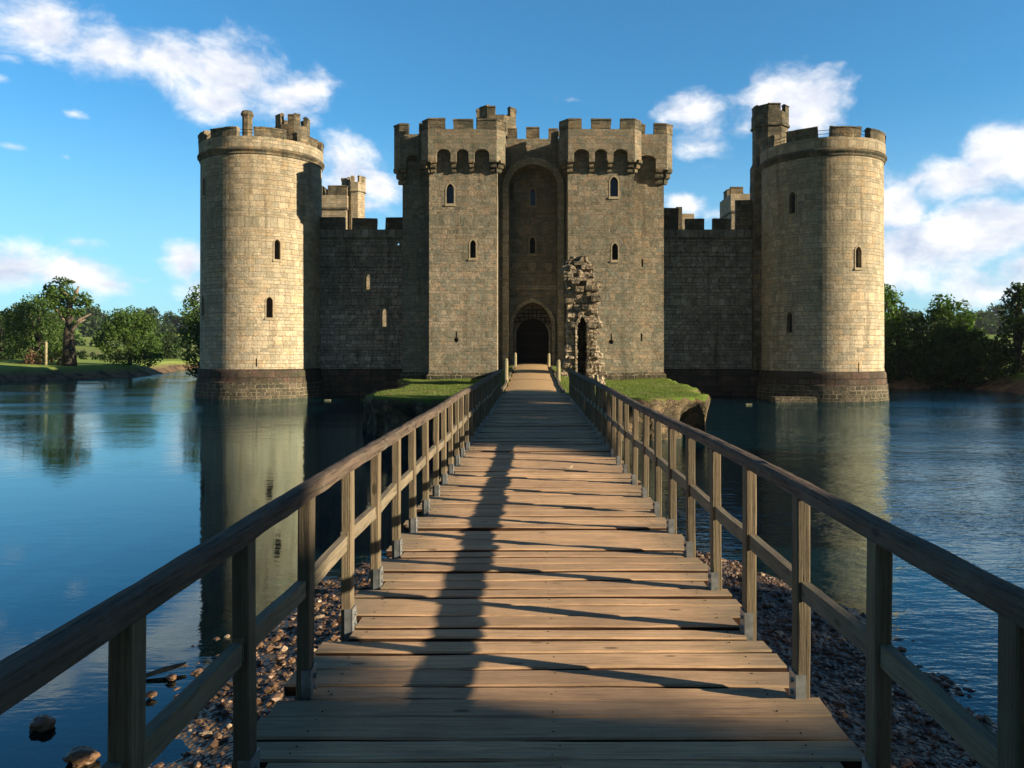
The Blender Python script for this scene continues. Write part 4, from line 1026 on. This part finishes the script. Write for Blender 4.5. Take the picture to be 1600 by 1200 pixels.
# bearers and trestles
for x in (LX+.12, 0.1, RX-.14):
    m = MB(); m.mat(M['bearer']); m.box(x-.05, x+.05, -1.2, 30.6, DECK-.26, DECK-.075); m.build('bearer', fb)
for y in (1.5, 6.2, 10.9, 15.6, 20.3, 25.0):
    m = MB(); m.mat(M['bearer']); m.box(LX-.1, RX+.1, y-.09, y+.09, DECK-.46, DECK-.262)
    for x in (LX+.15, RX-.15): m.tube([(x,y,-1.3),(x,y,DECK-.45)], [.1,.09], 10)
    m.tube([(LX+.15,y-.12,.3),(RX-.15,y-.12,1.2)], [.045,.045], 6)
    m.build('trestle', fb)
rr = random.Random(8)
def rail_profile(w, h):
    return [(-w/2,-h/2),(w/2,-h/2),(w/2,h*.18),(w*.34,h*.45),(0,h*.52),(-w*.34,h*.45),(-w/2,h*.18)]
RAILH = .975
for side, x0 in (('left',LX),('right',RX)):
    sgn = -1 if side == 'left' else 1
    ph = 5.0 if side == 'left' else 11.0
    wob = lambda y: noise.noise(Vector((y*.22, ph, 0)))*.03
    wz = lambda y: noise.noise(Vector((y*.28, ph, 7)))*.02
    if side == 'left': base_z = lambda y: DECK+RAILH+wz(y)
    else: base_z = lambda y: DECK+RAILH+.02+wz(y)
    # handrail
    hr = MB(); hr.mat(M['rail']); prof = rail_profile(.082,.07); n = len(prof); ys_ = np.arange(-1.0, 28.3, .09)
    vs = []; fs = []
    for i, y in enumerate(ys_):
        for k, (a, b) in enumerate(prof):
            ja = noise.noise(Vector((y*3.3, k*5+ph, 0)))*.0045+noise.noise(Vector((y*14, k*5+ph, 3)))*.0025; jb = noise.noise(Vector((y*3.3, k*5+ph, 9)))*.0045+noise.noise(Vector((y*14, k*5+ph, 13)))*.0025
            vs.append((x0+wob(y)+a+ja, y, base_z(y)+b+jb))
        if i: fs += [((i-1)*n+k, (i-1)*n+(k+1)%n, i*n+(k+1)%n, i*n+k) for k in range(n)]
    fs += [tuple(range(n)), tuple(range(len(vs)-1, len(vs)-1-n, -1))]
    hr.add(vs, fs); hr.build('handrail', fb)
    # mid rail pieces, one board per bay pair, on the outer half of the posts
    mr_ = MB(); mr_.mat(M['midrail'])
    for i in range(len(posts_y)-1):
        ya, yb = posts_y[i]-.04, posts_y[i+1]-.052
        mr_.ct = rr.random(); za = DECK+.53+rr.uniform(-.02,.015); zb = DECK+.53+rr.uniform(-.02,.015); hh = .041
        xm = x0+wob(ya)+sgn*.008; xn = x0+wob(yb)+sgn*.008; t2 = .021
        vs = [];
        for s_ in range(5):
            u = s_/4; yy = ya+(yb-ya)*u; zz_ = za+(zb-za)*u+noise.noise(Vector((yy*2,ph,1)))*.006; xx_ = xm+(xn-xm)*u+noise.noise(Vector((yy*2,ph,5)))*.006
            vs += [(xx_-t2,yy,zz_-hh),(xx_+t2,yy,zz_-hh),(xx_+t2,yy,zz_+hh),(xx_-t2,yy,zz_+hh)]
        fs = [(0,1,2,3),(19,18,17,16)]
        for s_ in range(4): fs += [(s_*4+k, (s_+1)*4+k, (s_+1)*4+(k+1)%4, s_*4+(k+1)%4) for k in range(4)]
        mr_.add(vs, fs)
    mr_.build('mid_rail', fb)
    for i, y in enumerate(posts_y):
        yv = y+(-.06 if side == 'right' else 0)+rr.uniform(-.02,.02); xw = x0+wob(yv)*.9
        lean = rr.uniform(-.012,.012); hw, hd = (.031,.045); zt = base_z(yv)-.03
        pm = MB(); pm.mat(M['post']); pm.ct = rr.random()
        vs = []; nseg = 8
        for s_ in range(nseg+1):
            u = s_/nseg; z = DECK-.2+(zt-DECK+.2)*u
            for (a, b) in ((-hw,-hd+.006),(-hw+.006,-hd),(hw-.006,-hd),(hw,-hd+.006),(hw,hd-.006),(hw-.006,hd),(-hw+.006,hd),(-hw,hd-.006)):
                vs.append((xw+a+lean*(u-.5)+noise.noise(Vector((z*3,i,1)))*.003, yv+b+noise.noise(Vector((z*3,i,5)))*.003, z))
        fs = [(s_*8+k, s_*8+(k+1)%8, (s_+1)*8+(k+1)%8, (s_+1)*8+k) for s_ in range(nseg) for k in range(8)]+[tuple(range(nseg*8,nseg*8+8)), tuple(range(7,-1,-1))]
        pm.add(vs, fs); po = pm.build('post', fb)
        # galvanised shoe: U-shaped plate on the deck side and front with a bolt
        b = MB(); b.mat(M['steel']); zt2 = DECK+.125; zb2 = DECK-.12; inn = -sgn; T = .006
        xi = xw+inn*(hw+.004)
        lo, hi = sorted((xi, xi+inn*T)); b.box(lo, hi, yv-.047-T, yv+.047, zb2, zt2)
        lo, hi = sorted((xw-hw*.62*sgn*-1 if False else xw-sgn*(hw+.003), xw+sgn*hw*.25)); b.box(lo, hi, yv-.0455-T, yv-.0455, zb2, zt2-.001)
        for zz_ in (DECK+.085, DECK+.03):
            c_ = [(xi+inn*(T+0), yv+.012*math.cos(k*math.pi/3), zz_+.012*math.sin(k*math.pi/3)) for k in range(6)]
            d2 = [(q[0]+inn*.012, q[1], q[2]) for q in c_]
            b.add(c_+d2, [(k,(k+1)%6,6+(k+1)%6,6+k) for k in range(6)]+[tuple(range(6,12))])
        b.build('bracket', po)
m = MB(); m.mat(M['flower']); d_ = 11.15; x = X(891,d_)
m.add([(x-.0,d_,DECK+.01),(x+.03,d_+.01,DECK+.02),(x+.035,d_+.03,DECK+.06),(x+.01,d_+.02,DECK+.045)], [(0,1,2,3)])
m.add([(x-.07,d_-.01,DECK+.018),(x+.0,d_-.01,DECK+.018),(x+.02,d_+.02,DECK+.03),(x-.05,d_+.01,DECK+.022)], [(0,1,2,3)])
m.build('fallen_leaf', label='pale dry leaf curled on the deck planks', cat='leaf')

# ------------------------------------------------------------------ TREES
def leaves_mesh(name, clumps, dens, size, mat, parent, seed=0, flat=.8):
    rg = np.random.default_rng(seed); Ps = []
    for (cx,cy,cz,r) in clumps:
        n = max(20, int(dens*r*r)); v = rg.normal(size=(n,3)); v /= np.linalg.norm(v,axis=1)[:,None]
        rad = r*(1-.55*rg.random(n)**2.2)*(1+.12*rg.normal(size=n))
        Ps.append(np.array([cx,cy,cz])+v*rad[:,None]*np.array([1,1,flat]))
    P = np.concatenate(Ps); n = len(P)
    u = rg.normal(size=(n,3)); u /= np.linalg.norm(u,axis=1)[:,None]; w = np.cross(u, rg.normal(size=(n,3))); w /= np.linalg.norm(w,axis=1)[:,None]
    s = size*rg.uniform(.6,1.3,n)[:,None]
    V = np.stack([P-u*s, P+w*s*.45+u*s*.1, P+u*s, P-w*s*.45-u*s*.05], 1).reshape(-1,3)
    me = bpy.data.meshes.new(name); me.vertices.add(n*4); me.vertices.foreach_set('co', V.ravel())
    me.loops.add(n*4); me.loops.foreach_set('vertex_index', np.arange(n*4)); me.polygons.add(n); me.polygons.foreach_set('loop_start', np.arange(n)*4)
    me.update(calc_edges=True); at = me.attributes.new('tone','FLOAT','FACE'); at.data.foreach_set('value', np.clip(rg.normal(.5,.3,n),0,1))
    me.materials.append(mat); o = bpy.data.objects.new(name, me); C.objects.link(o); o.parent = parent; return o
def tree(x, y, H, W, label, seed, leaf='leaf_oak', crown_lo=.25, trunk_r=.35, nclump=26, dens=105, size=.21, name='broadleaf_tree', shape='round', group=None, zbase=None, bark='bark', cat='tree'):
    rg = random.Random(seed); zb = gz(x, y)-.3 if zbase is None else zbase
    t_ = empty(name, (x,y,zb), label=label, cat=cat, group=group)
    clumps = []; tr = MB(); tr.mat(M[bark])
    zc0 = H*crown_lo
    tr.tube([(0,0,0),(rg.uniform(-.2,.2),rg.uniform(-.2,.2),H*.25),(rg.uniform(-.4,.4),rg.uniform(-.4,.4),H*.5),(rg.uniform(-.5,.5),rg.uniform(-.5,.5),H*.8)], [trunk_r*1.3,trunk_r,trunk_r*.7,trunk_r*.2], 9)
    for i in range(nclump):
        u = (i+.5)/nclump; zf = crown_lo+(1-crown_lo)*u
        if shape == 'round': rad = math.sqrt(max(0, 1-((zf-(crown_lo+1)/2)/((1-crown_lo)/2))**2))
        elif shape == 'flat': rad = 1-.75*max(0,(zf-.45))**1.3*1.4
        else: rad = (1-zf)**.6*1.15
        a = i*2.399+rg.uniform(-.5,.5); q = rad*W/2*rg.uniform(.55,.9)*.95
        r = W*rg.uniform(.10,.19)
        c_ = (math.cos(a)*q, math.sin(a)*q, H*zf-r*.6); clumps.append((*c_, r))
        if rg.random() < .5: clumps.append((c_[0]*1.22+rg.uniform(-.3,.3), c_[1]*1.22, c_[2]+rg.uniform(-.6,.7), r*.45))
        if i % 2 == 0:
            z0 = max(H*.15, c_[2]*.5)
            mid = (c_[0]*.45+rg.uniform(-.3,.3), c_[1]*.45+rg.uniform(-.3,.3), (z0+c_[2])/2+rg.uniform(0,.4))
            tr.tube([(0,0,z0),mid,c_], [trunk_r*.42,trunk_r*.26,trunk_r*.08], 6)
    clumps.append((0,0,H*(crown_lo+.98)/2,W*.26)); clumps.append((0,0,H*.8,W*.16))
    tr.build('trunk', t_, smooth=True)
    leaves_mesh('crown', clumps, dens, size, M[leaf], t_, seed)
    return t_
# left bank
def at(px, d_): return X(px,d_), d_
tree(*at(58,110), 9.6, 8.6, 'bushy green tree directly left of the half-dead oak', 11, 'leaf_oak', .12, nclump=34, shape='round')
tree(*at(2,120), 7.4, 6.5, 'darker tree cut by the left frame edge', 12, 'leaf_dark', .1, shape='round')
tree(*at(203,112), 8.3, 9.0, 'low rounded green tree alone between the dead oak and the castle', 13, 'leaf_oak', .2, nclump=36, shape='flat', trunk_r=.25)
tree(*at(316,98), 13.4, 6.0, 'tall leafy tree peeping out from behind the left round tower', 14, 'leaf_oak', .2, nclump=34)
tree(*at(262,170), 6.0, 9.0, 'distant bushy tree at the hedge line right of the rounded tree', 15, 'leaf_dark', .05, dens=35, size=.4)
# half dead oak
x, y = at(109,104); zb = gz(x,y)-.3
dk = empty('dead_topped_oak', (x,y,zb), label='gnarled half-dead oak with bare twisted top limbs on the left bank', cat='tree')
m = MB(); m.mat(M['bark']); s = 104/F
q = lambda px, py, dy=0: ((px-109)*s, dy, Z(py,104)-zb)
m.tube([(0,0,0),q(108,545),q(107,520),q(109,500,.1),q(107,485,.2),q(109,470,.2)], [.95,.74,.6,.45,.36,.33], 12)
m.build('trunk', dk, smooth=True)
m = MB(); m.mat(M['deadwood'])
m.tube([q(109,474,.2),q(116,466),q(120,456),q(123,447)], [.3,.24,.22,.1], 8)
m.tube([q(109,472,.2),q(104,462),q(97,452),q(93,443),q(86,439)], [.28,.2,.16,.12,.05], 8)
m.tube([q(93,445),q(101,440),q(112,438),q(119,441)], [.12,.1,.08,.04], 6)
m.tube([q(109,520),q(118,512,-.5),q(128,504,-.8),q(140,500,-1)], [.34,.26,.18,.08], 8)
m.tube([q(112,510),q(122,499,.3),q(131,494,.5),q(139,490,.5)], [.24,.18,.12,.06], 8)
m.tube([q(108,505),q(98,498),q(90,486),q(82,478)], [.26,.2,.12,.06], 8)
m.build('bare_limb', dk, smooth=True)
leaves_mesh('crown', [(a,b,c,r_*1.3) for a,b,c,r_ in [(*q(84,462,1),1.1),(*q(76,455,1),.9),(*q(70,448,1),.5),(*q(95,470,.5),.9),(*q(104,458,.3),.8),(*q(118,470,.3),.8),(*q(128,468,.2),.9),(*q(136,472,.2),.5),(*q(100,441,0),.6),(*q(88,438),.4),(*q(110,440),.35),(*q(124,486,.3),.5),(*q(115,488,.3),.6),(*q(102,488,.3),.7),(*q(90,478,.3),.8),(*q(122,506,-.3),.45),(*q(92,458,-.6),.9),(*q(78,470,-.6),1.0)]], 150, .24, M['leaf_oak'], dk, 5)
tree(*at(58,105), 1.9, 4.5, 'low reddish bush under the trees left of the dead oak', 31, 'leaf_dry', .05, .06, 16, 90, .16, 'bush', 'flat', cat='bush')
tree(*at(92,106), 2.2, 2.6, 'small reddish bush against the dead oak trunk', 32, 'leaf_dry', .05, .06, 12, 90, .16, 'bush', 'flat', cat='bush')
m = MB(); m.mat(M['painted_post']); x, y = at(72,103); zb = gz(x,y); m.prism(oct8(x,y,.16), zb-.3, Z(535,103)); m.prism(oct8(x,y,.16), Z(535,103)+.001, Z(535,103)+.12, bot=False, pts1=oct8(x,y,.05)); m.build('post', label='short pale wooden post on the left bank', cat='post')
# right bank
tree(*at(1385,84), 9.3, 6.4, 'tall bright green tree rising beside the right round tower', 41, 'leaf_light', .1, nclump=34, shape='cone')
tree(*at(1432,82), 6.4, 5.5, 'dark bush-like tree between the bright tree and the rounded one', 42, 'leaf_dark', .05, nclump=26)
tree(*at(1486,83), 7.9, 6.6, 'rounded green tree on the right bank with a leafy crown', 43, 'leaf_oak', .06, nclump=34, shape='flat')
tree(*at(1508,77), 5.0, 4.5, 'low dark bush right of the rounded tree', 44, 'leaf_dark', .03, nclump=20)
tree(*at(1372,76), 4.6, 5.0, 'dark thicket half hidden by the right round tower', 49, 'leaf_dark', .02, nclump=26, name='bush', cat='bush')
tree(*at(1480,77.5), 5.4, 6.0, 'dark thicket under the rounded tree on the right bank', 50, 'leaf_dark', .02, nclump=28, name='bush', cat='bush')
tree(*at(1592,72), 8.4, 5.0, 'dark conical tree cut by the right frame edge', 45, 'leaf_dark', .03, nclump=34, shape='cone')
tree(*at(1405,75.5), 5.2, 5.0, 'dark low tree overhanging the water beside the right tower', 46, 'leaf_dark', .02, nclump=22)
tree(*at(1455,75.8), 4.6, 6.5, 'dark low thicket at the water edge of the right bank', 47, 'leaf_dark', .02, nclump=26, name='bush', cat='bush')
tree(*at(1545,73.5), 4.4, 6.5, 'dark low thicket nearest the right frame edge', 48, 'leaf_dark', .02, nclump=26, name='bush', cat='bush')
# trees out of the picture, to the right, that shade the bridge and the right bank
tree(37, 6.8, 21, 10.5, 'tall tree on the right bank outside the view shading the middle of the bridge', 51, 'leaf_oak', .35, .5, 44, 40, .6, group='shade trees on the right bank')
tree(37, 15.0, 21, 10.5, 'tall tree on the right bank outside the view shading the far end of the bridge', 52, 'leaf_oak', .35, .5, 44, 40, .6, group='shade trees on the right bank')
tree(23, -11.45, 16, 15.5, 'broad tree behind the viewer shading the near end of the bridge', 53, 'leaf_oak', .15, .5, 90, 110, .6, group='shade trees on the right bank', zbase=.2)
tree(35.5, -1.6, 10.0, 9.5, 'low tree outside the view shading the right of the shingle', 57, 'leaf_oak', .1, .3, 34, 40, .5, group='shade trees on the right bank')
tree(48, 53, 12.5, 7.5, 'tree on the right bank outside the view beside the tower', 54, 'leaf_dark', .15, .4, 34, 40, .4, group='shade trees on the right bank')
tree(56, 62, 13, 11, 'tree outside the view shading the right bank thicket', 55, 'leaf_dark', .1, .4, 34, 30, .5, group='shade trees on the right bank')
tree(57, 72, 13, 11, 'farther tree outside the view shading the right bank thicket', 56, 'leaf_dark', .1, .4, 34, 30, .5, group='shade trees on the right bank')

# far wood and hedgerows
def belt(name, rows, label, size=1.0, dens=12, mat='leaf_oak', seed=3, cat='wood'):
    rg = random.Random(seed); cl = []
    for (xa,ya,xb,yb,h,wd,step) in rows:
        L = math.hypot(xb-xa, yb-ya); n = int(L/step)
        pts = np.array([(xa+(xb-xa)*i/n+rg.uniform(-wd,wd), ya+(yb-ya)*i/n+rg.uniform(-wd,wd)) for i in range(n+1)]); zs_ = ground_z(pts)
        for (x_, y_), z_ in zip(pts, zs_):
            hh = h*rg.uniform(.6,1.15)
            r_ = hh*rg.uniform(.28,.42)
            cl += [(x_,y_,z_+hh-r_,r_),(x_+rg.uniform(-1,1)*r_,y_,z_+hh*.45,r_*1.15),(x_+rg.uniform(-1,1)*r_,y_+1,z_+hh*.2,r_*1.1),(x_+rg.uniform(-1,1)*r_*.8,y_,z_+hh*.75,r_*.7)]
    o = leaves_mesh(name, cl, dens, size, M[mat], None, seed, 1.0)
    return setp(o, label=label, cat=cat, kind='stuff')
belt('far_wood', [(-420,330,60,380,8,9,6),(-460,380,120,420,10,14,8),(-520,440,520,480,12,20,10),(60,330,420,330,9,10,8)], 'far-off wooded hillside along the horizon', 1.1, 9, 'leaf_dark', 3)
belt('hedgerow', [(-260,235,-60,250,4.5,5,4.5),(-190,200,-128,212,4,3,4),(120,170,240,150,7,6,5)], 'hedgerow trees across the fields', .7, 16, 'leaf_oak', 5, 'hedge')
belt('field_hedge', [(-150,158,-74,150,1.5,.6,1.4),(-130,132,-84,128,1.6,.6,1.4)], 'low dark hedge crossing the green field', .3, 60, 'leaf_dark', 6, 'hedge')

# ------------------------------------------------------------------ LIGHT + SKY
SUN_A, SUN_E = R(18.0), R(16.3)     # sun stands to the right, 18 deg in front of the castle plane
sdir = Vector((math.cos(SUN_A)*math.cos(SUN_E), -math.sin(SUN_A)*math.cos(SUN_E), math.sin(SUN_E)))
su = bpy.data.lights.new('sun', 'SUN'); su.energy = 5.0; su.angle = R(.5); su.color = (1.0,.83,.62)
so_ = bpy.data.objects.new('sun', su); C.objects.link(so_); so_.rotation_euler = (-sdir).to_track_quat('-Z', 'Y').to_euler(); so_.location = (60,-20,40)
W = bpy.data.worlds.new('World'); W.cycles.sampling_method = 'MANUAL'; W.cycles.sample_map_resolution = 256; bpy.context.scene.world = W; W.use_nodes = True; W.node_tree.nodes.clear(); t = NT(W.node_tree)
sky = t.node('ShaderNodeTexSky', sky_type='NISHITA', sun_disc=False, sun_elevation=SUN_E, sun_rotation=math.atan2(sdir.x, sdir.y), altitude=0, air_density=1.0, dust_density=.3, ozone_density=4.0)
gen = t.node('ShaderNodeTexCoord').outputs['Generated']; gx_, gy_, gz_ = t.xyz(gen)
az = t.math('ARCTAN2', gx_, gy_); el = t.math('ARCSINE', t.math('MAXIMUM', t.math('MINIMUM', gz_, 1.0), -1.0))
ae = t.comb(az, el, 0.0)
wn = t.node('ShaderNodeTexNoise', {'Vector': t.vmul(ae,(1,1.35,1)), 'Scale': 7.0, 'Detail': 5.0, 'Roughness': .55}).outputs['Color']
warp = t.vmul(t.vadd(wn, (-.5,-.5,-.5)), (.075,.05,0))
CL = [(75,40,80,48,.92),(165,85,100,40,.85),(265,100,115,46,.86),(365,108,105,50,.92),(445,140,85,42,.9),(340,150,110,35,.8),(485,185,45,28,.55),(20,90,50,20,.45),(110,172,40,18,.4),
      (545,262,52,46,1),(592,292,38,38,.95),(570,325,60,26,.7),(520,235,28,22,.8),
      (25,412,75,38,1),(110,428,80,36,1),(172,442,50,22,.8),(130,375,75,22,.55),(285,405,32,26,1),(305,440,45,30,.8),(220,430,50,10,.5),(20,228,60,20,.42),(90,240,30,14,.4),(0,120,40,30,.4),
      (1240,165,66,42,1.15),(1078,165,54,34,.85),(1105,215,70,44,.68),(1160,195,60,40,.58),(1060,318,38,22,.85),(1120,330,60,22,.5),(905,152,55,16,.42),(930,128,20,8,.35),
      (1565,250,48,42,1.15),(1500,285,85,30,1.05),(1430,288,45,22,.8),(1395,330,45,40,1.15),(1450,385,100,46,1.15),(1560,365,90,42,1.1),(1420,435,90,38,.8),(1530,445,110,40,.7),(1600,420,60,50,.8),
      (700,30,10,5,.1)]
def cloud_field(vec):
    cur = None
    for (cx_, cy_, rx, ry, wgt) in CL:
        u, v = (cx_-HX)/F, (HY-cy_)/F; a = math.atan(u); e = math.atan(v*math.cos(a)); k = 1+u*u
        n = t.n.new('ShaderNodeVectorMath'); n.operation = 'SUBTRACT'; t.l.new(vec, n.inputs[0]); n.inputs[1].default_value = (a, e, 0)
        n2 = t.n.new('ShaderNodeVectorMath'); n2.operation = 'MULTIPLY'; t.l.new(n.outputs[0], n2.inputs[0]); n2.inputs[1].default_value = (F*k/rx, F*math.sqrt(k)/ry, 0)
        n3 = t.n.new('ShaderNodeVectorMath'); n3.operation = 'LENGTH'; t.l.new(n2.outputs[0], n3.inputs[0])
        m_ = t.math('SUBTRACT', wgt, t.math('MULTIPLY', n3.outputs['Value'], .62))
        cur = m_ if cur is None else t.node('ShaderNodeMath', {0: cur, 1: m_, 2: .12}, operation='SMOOTH_MAX').outputs[0]
    f = t.node('ShaderNodeTexNoise', {'Vector': t.vmul(vec,(1,1.5,1)), 'Scale': 17.0, 'Detail': 9.0, 'Roughness': .6}).outputs['Fac']
    return t.math('ADD', cur, t.math('MULTIPLY', t.math('SUBTRACT', f, .5), 1.3)), f
v0 = t.vadd(ae, warp)
d0, f0 = cloud_field(v0)
# generic clouds for the rest of the sky (seen in reflections, from other views)
dens = t.sstep(d0, .15, .80)
f1 = t.node('ShaderNodeTexNoise', {'Vector': t.vadd(t.vmul(v0,(1,1.5,1)), (-.018,-.03,0)), 'Scale': 17.0, 'Detail': 5.0, 'Roughness': .55}).outputs['Fac']
shade = t.math('ADD', t.math('MULTIPLY', t.math('SUBTRACT', f0, f1), 2.2), t.sstep(d0, .3, 1.2, .72, .38), clamp=True)
skyc = t.mix(1.0, sky.outputs[0], (.50,1.06,1.18), 'MULTIPLY')
hz = t.sstep(el, .0, .30, 1.0, 0.0)
skyc = t.mix(t.math('MULTIPLY', hz, .55), skyc, (3.2,4.8,6.1))
cc = t.mix(shade, (3.6,4.1,5.2), (7.3,7.1,7.0))
final = t.mix(t.math('MULTIPLY', dens, .96), skyc, cc)
# sky darkened behind the viewer, added to cut fill on the shaded walls
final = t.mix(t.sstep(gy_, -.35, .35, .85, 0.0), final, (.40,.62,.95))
final = t.mix(t.sstep(el, .42, .85, 0.0, .8), final, t.mix(1.0, final, (.12,.22,.36), 'MULTIPLY'))  # sky overhead darkened as well, added to deepen shade and water colour
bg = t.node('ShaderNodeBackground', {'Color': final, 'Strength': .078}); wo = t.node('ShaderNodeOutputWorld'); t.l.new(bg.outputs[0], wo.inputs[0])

# ------------------------------------------------------------------ AIR
hm, t, out = new_mat('air'); pv = t.node('ShaderNodeVolumePrincipled', {'Color': (.80,.90,1.0,1), 'Density': .00012, 'Anisotropy': .2}); t.l.new(pv.outputs[0], out.inputs[1])
m = MB(); m.mat(hm); m.box(-910, 910, -90, 1110, -8, 60); m.build('haze', kind='stuff', label='thin blue air between the viewer and the far hills', cat='haze')
# ------------------------------------------------------------------ CAMERA
cam = bpy.data.cameras.new('camera'); co = bpy.data.objects.new('camera', cam); C.objects.link(co); co.location = (0,0,EYE); co.rotation_euler = (R(90),0,0)
cam.sensor_width = 36; cam.lens = F/1600*36; cam.shift_x = -(HX-800)/1600; cam.shift_y = -(600-HY)/1600; cam.clip_end = 5000; cam.clip_start = .05
sc = bpy.context.scene; sc.camera = co
sc.render.engine = 'CYCLES'; sc.view_settings.view_transform = 'Standard'; sc.view_settings.look = 'None'; sc.view_settings.gamma = 1; sc.view_settings.exposure = 1.12
sc.cycles.max_bounces = 6; sc.cycles.transparent_max_bounces = 8
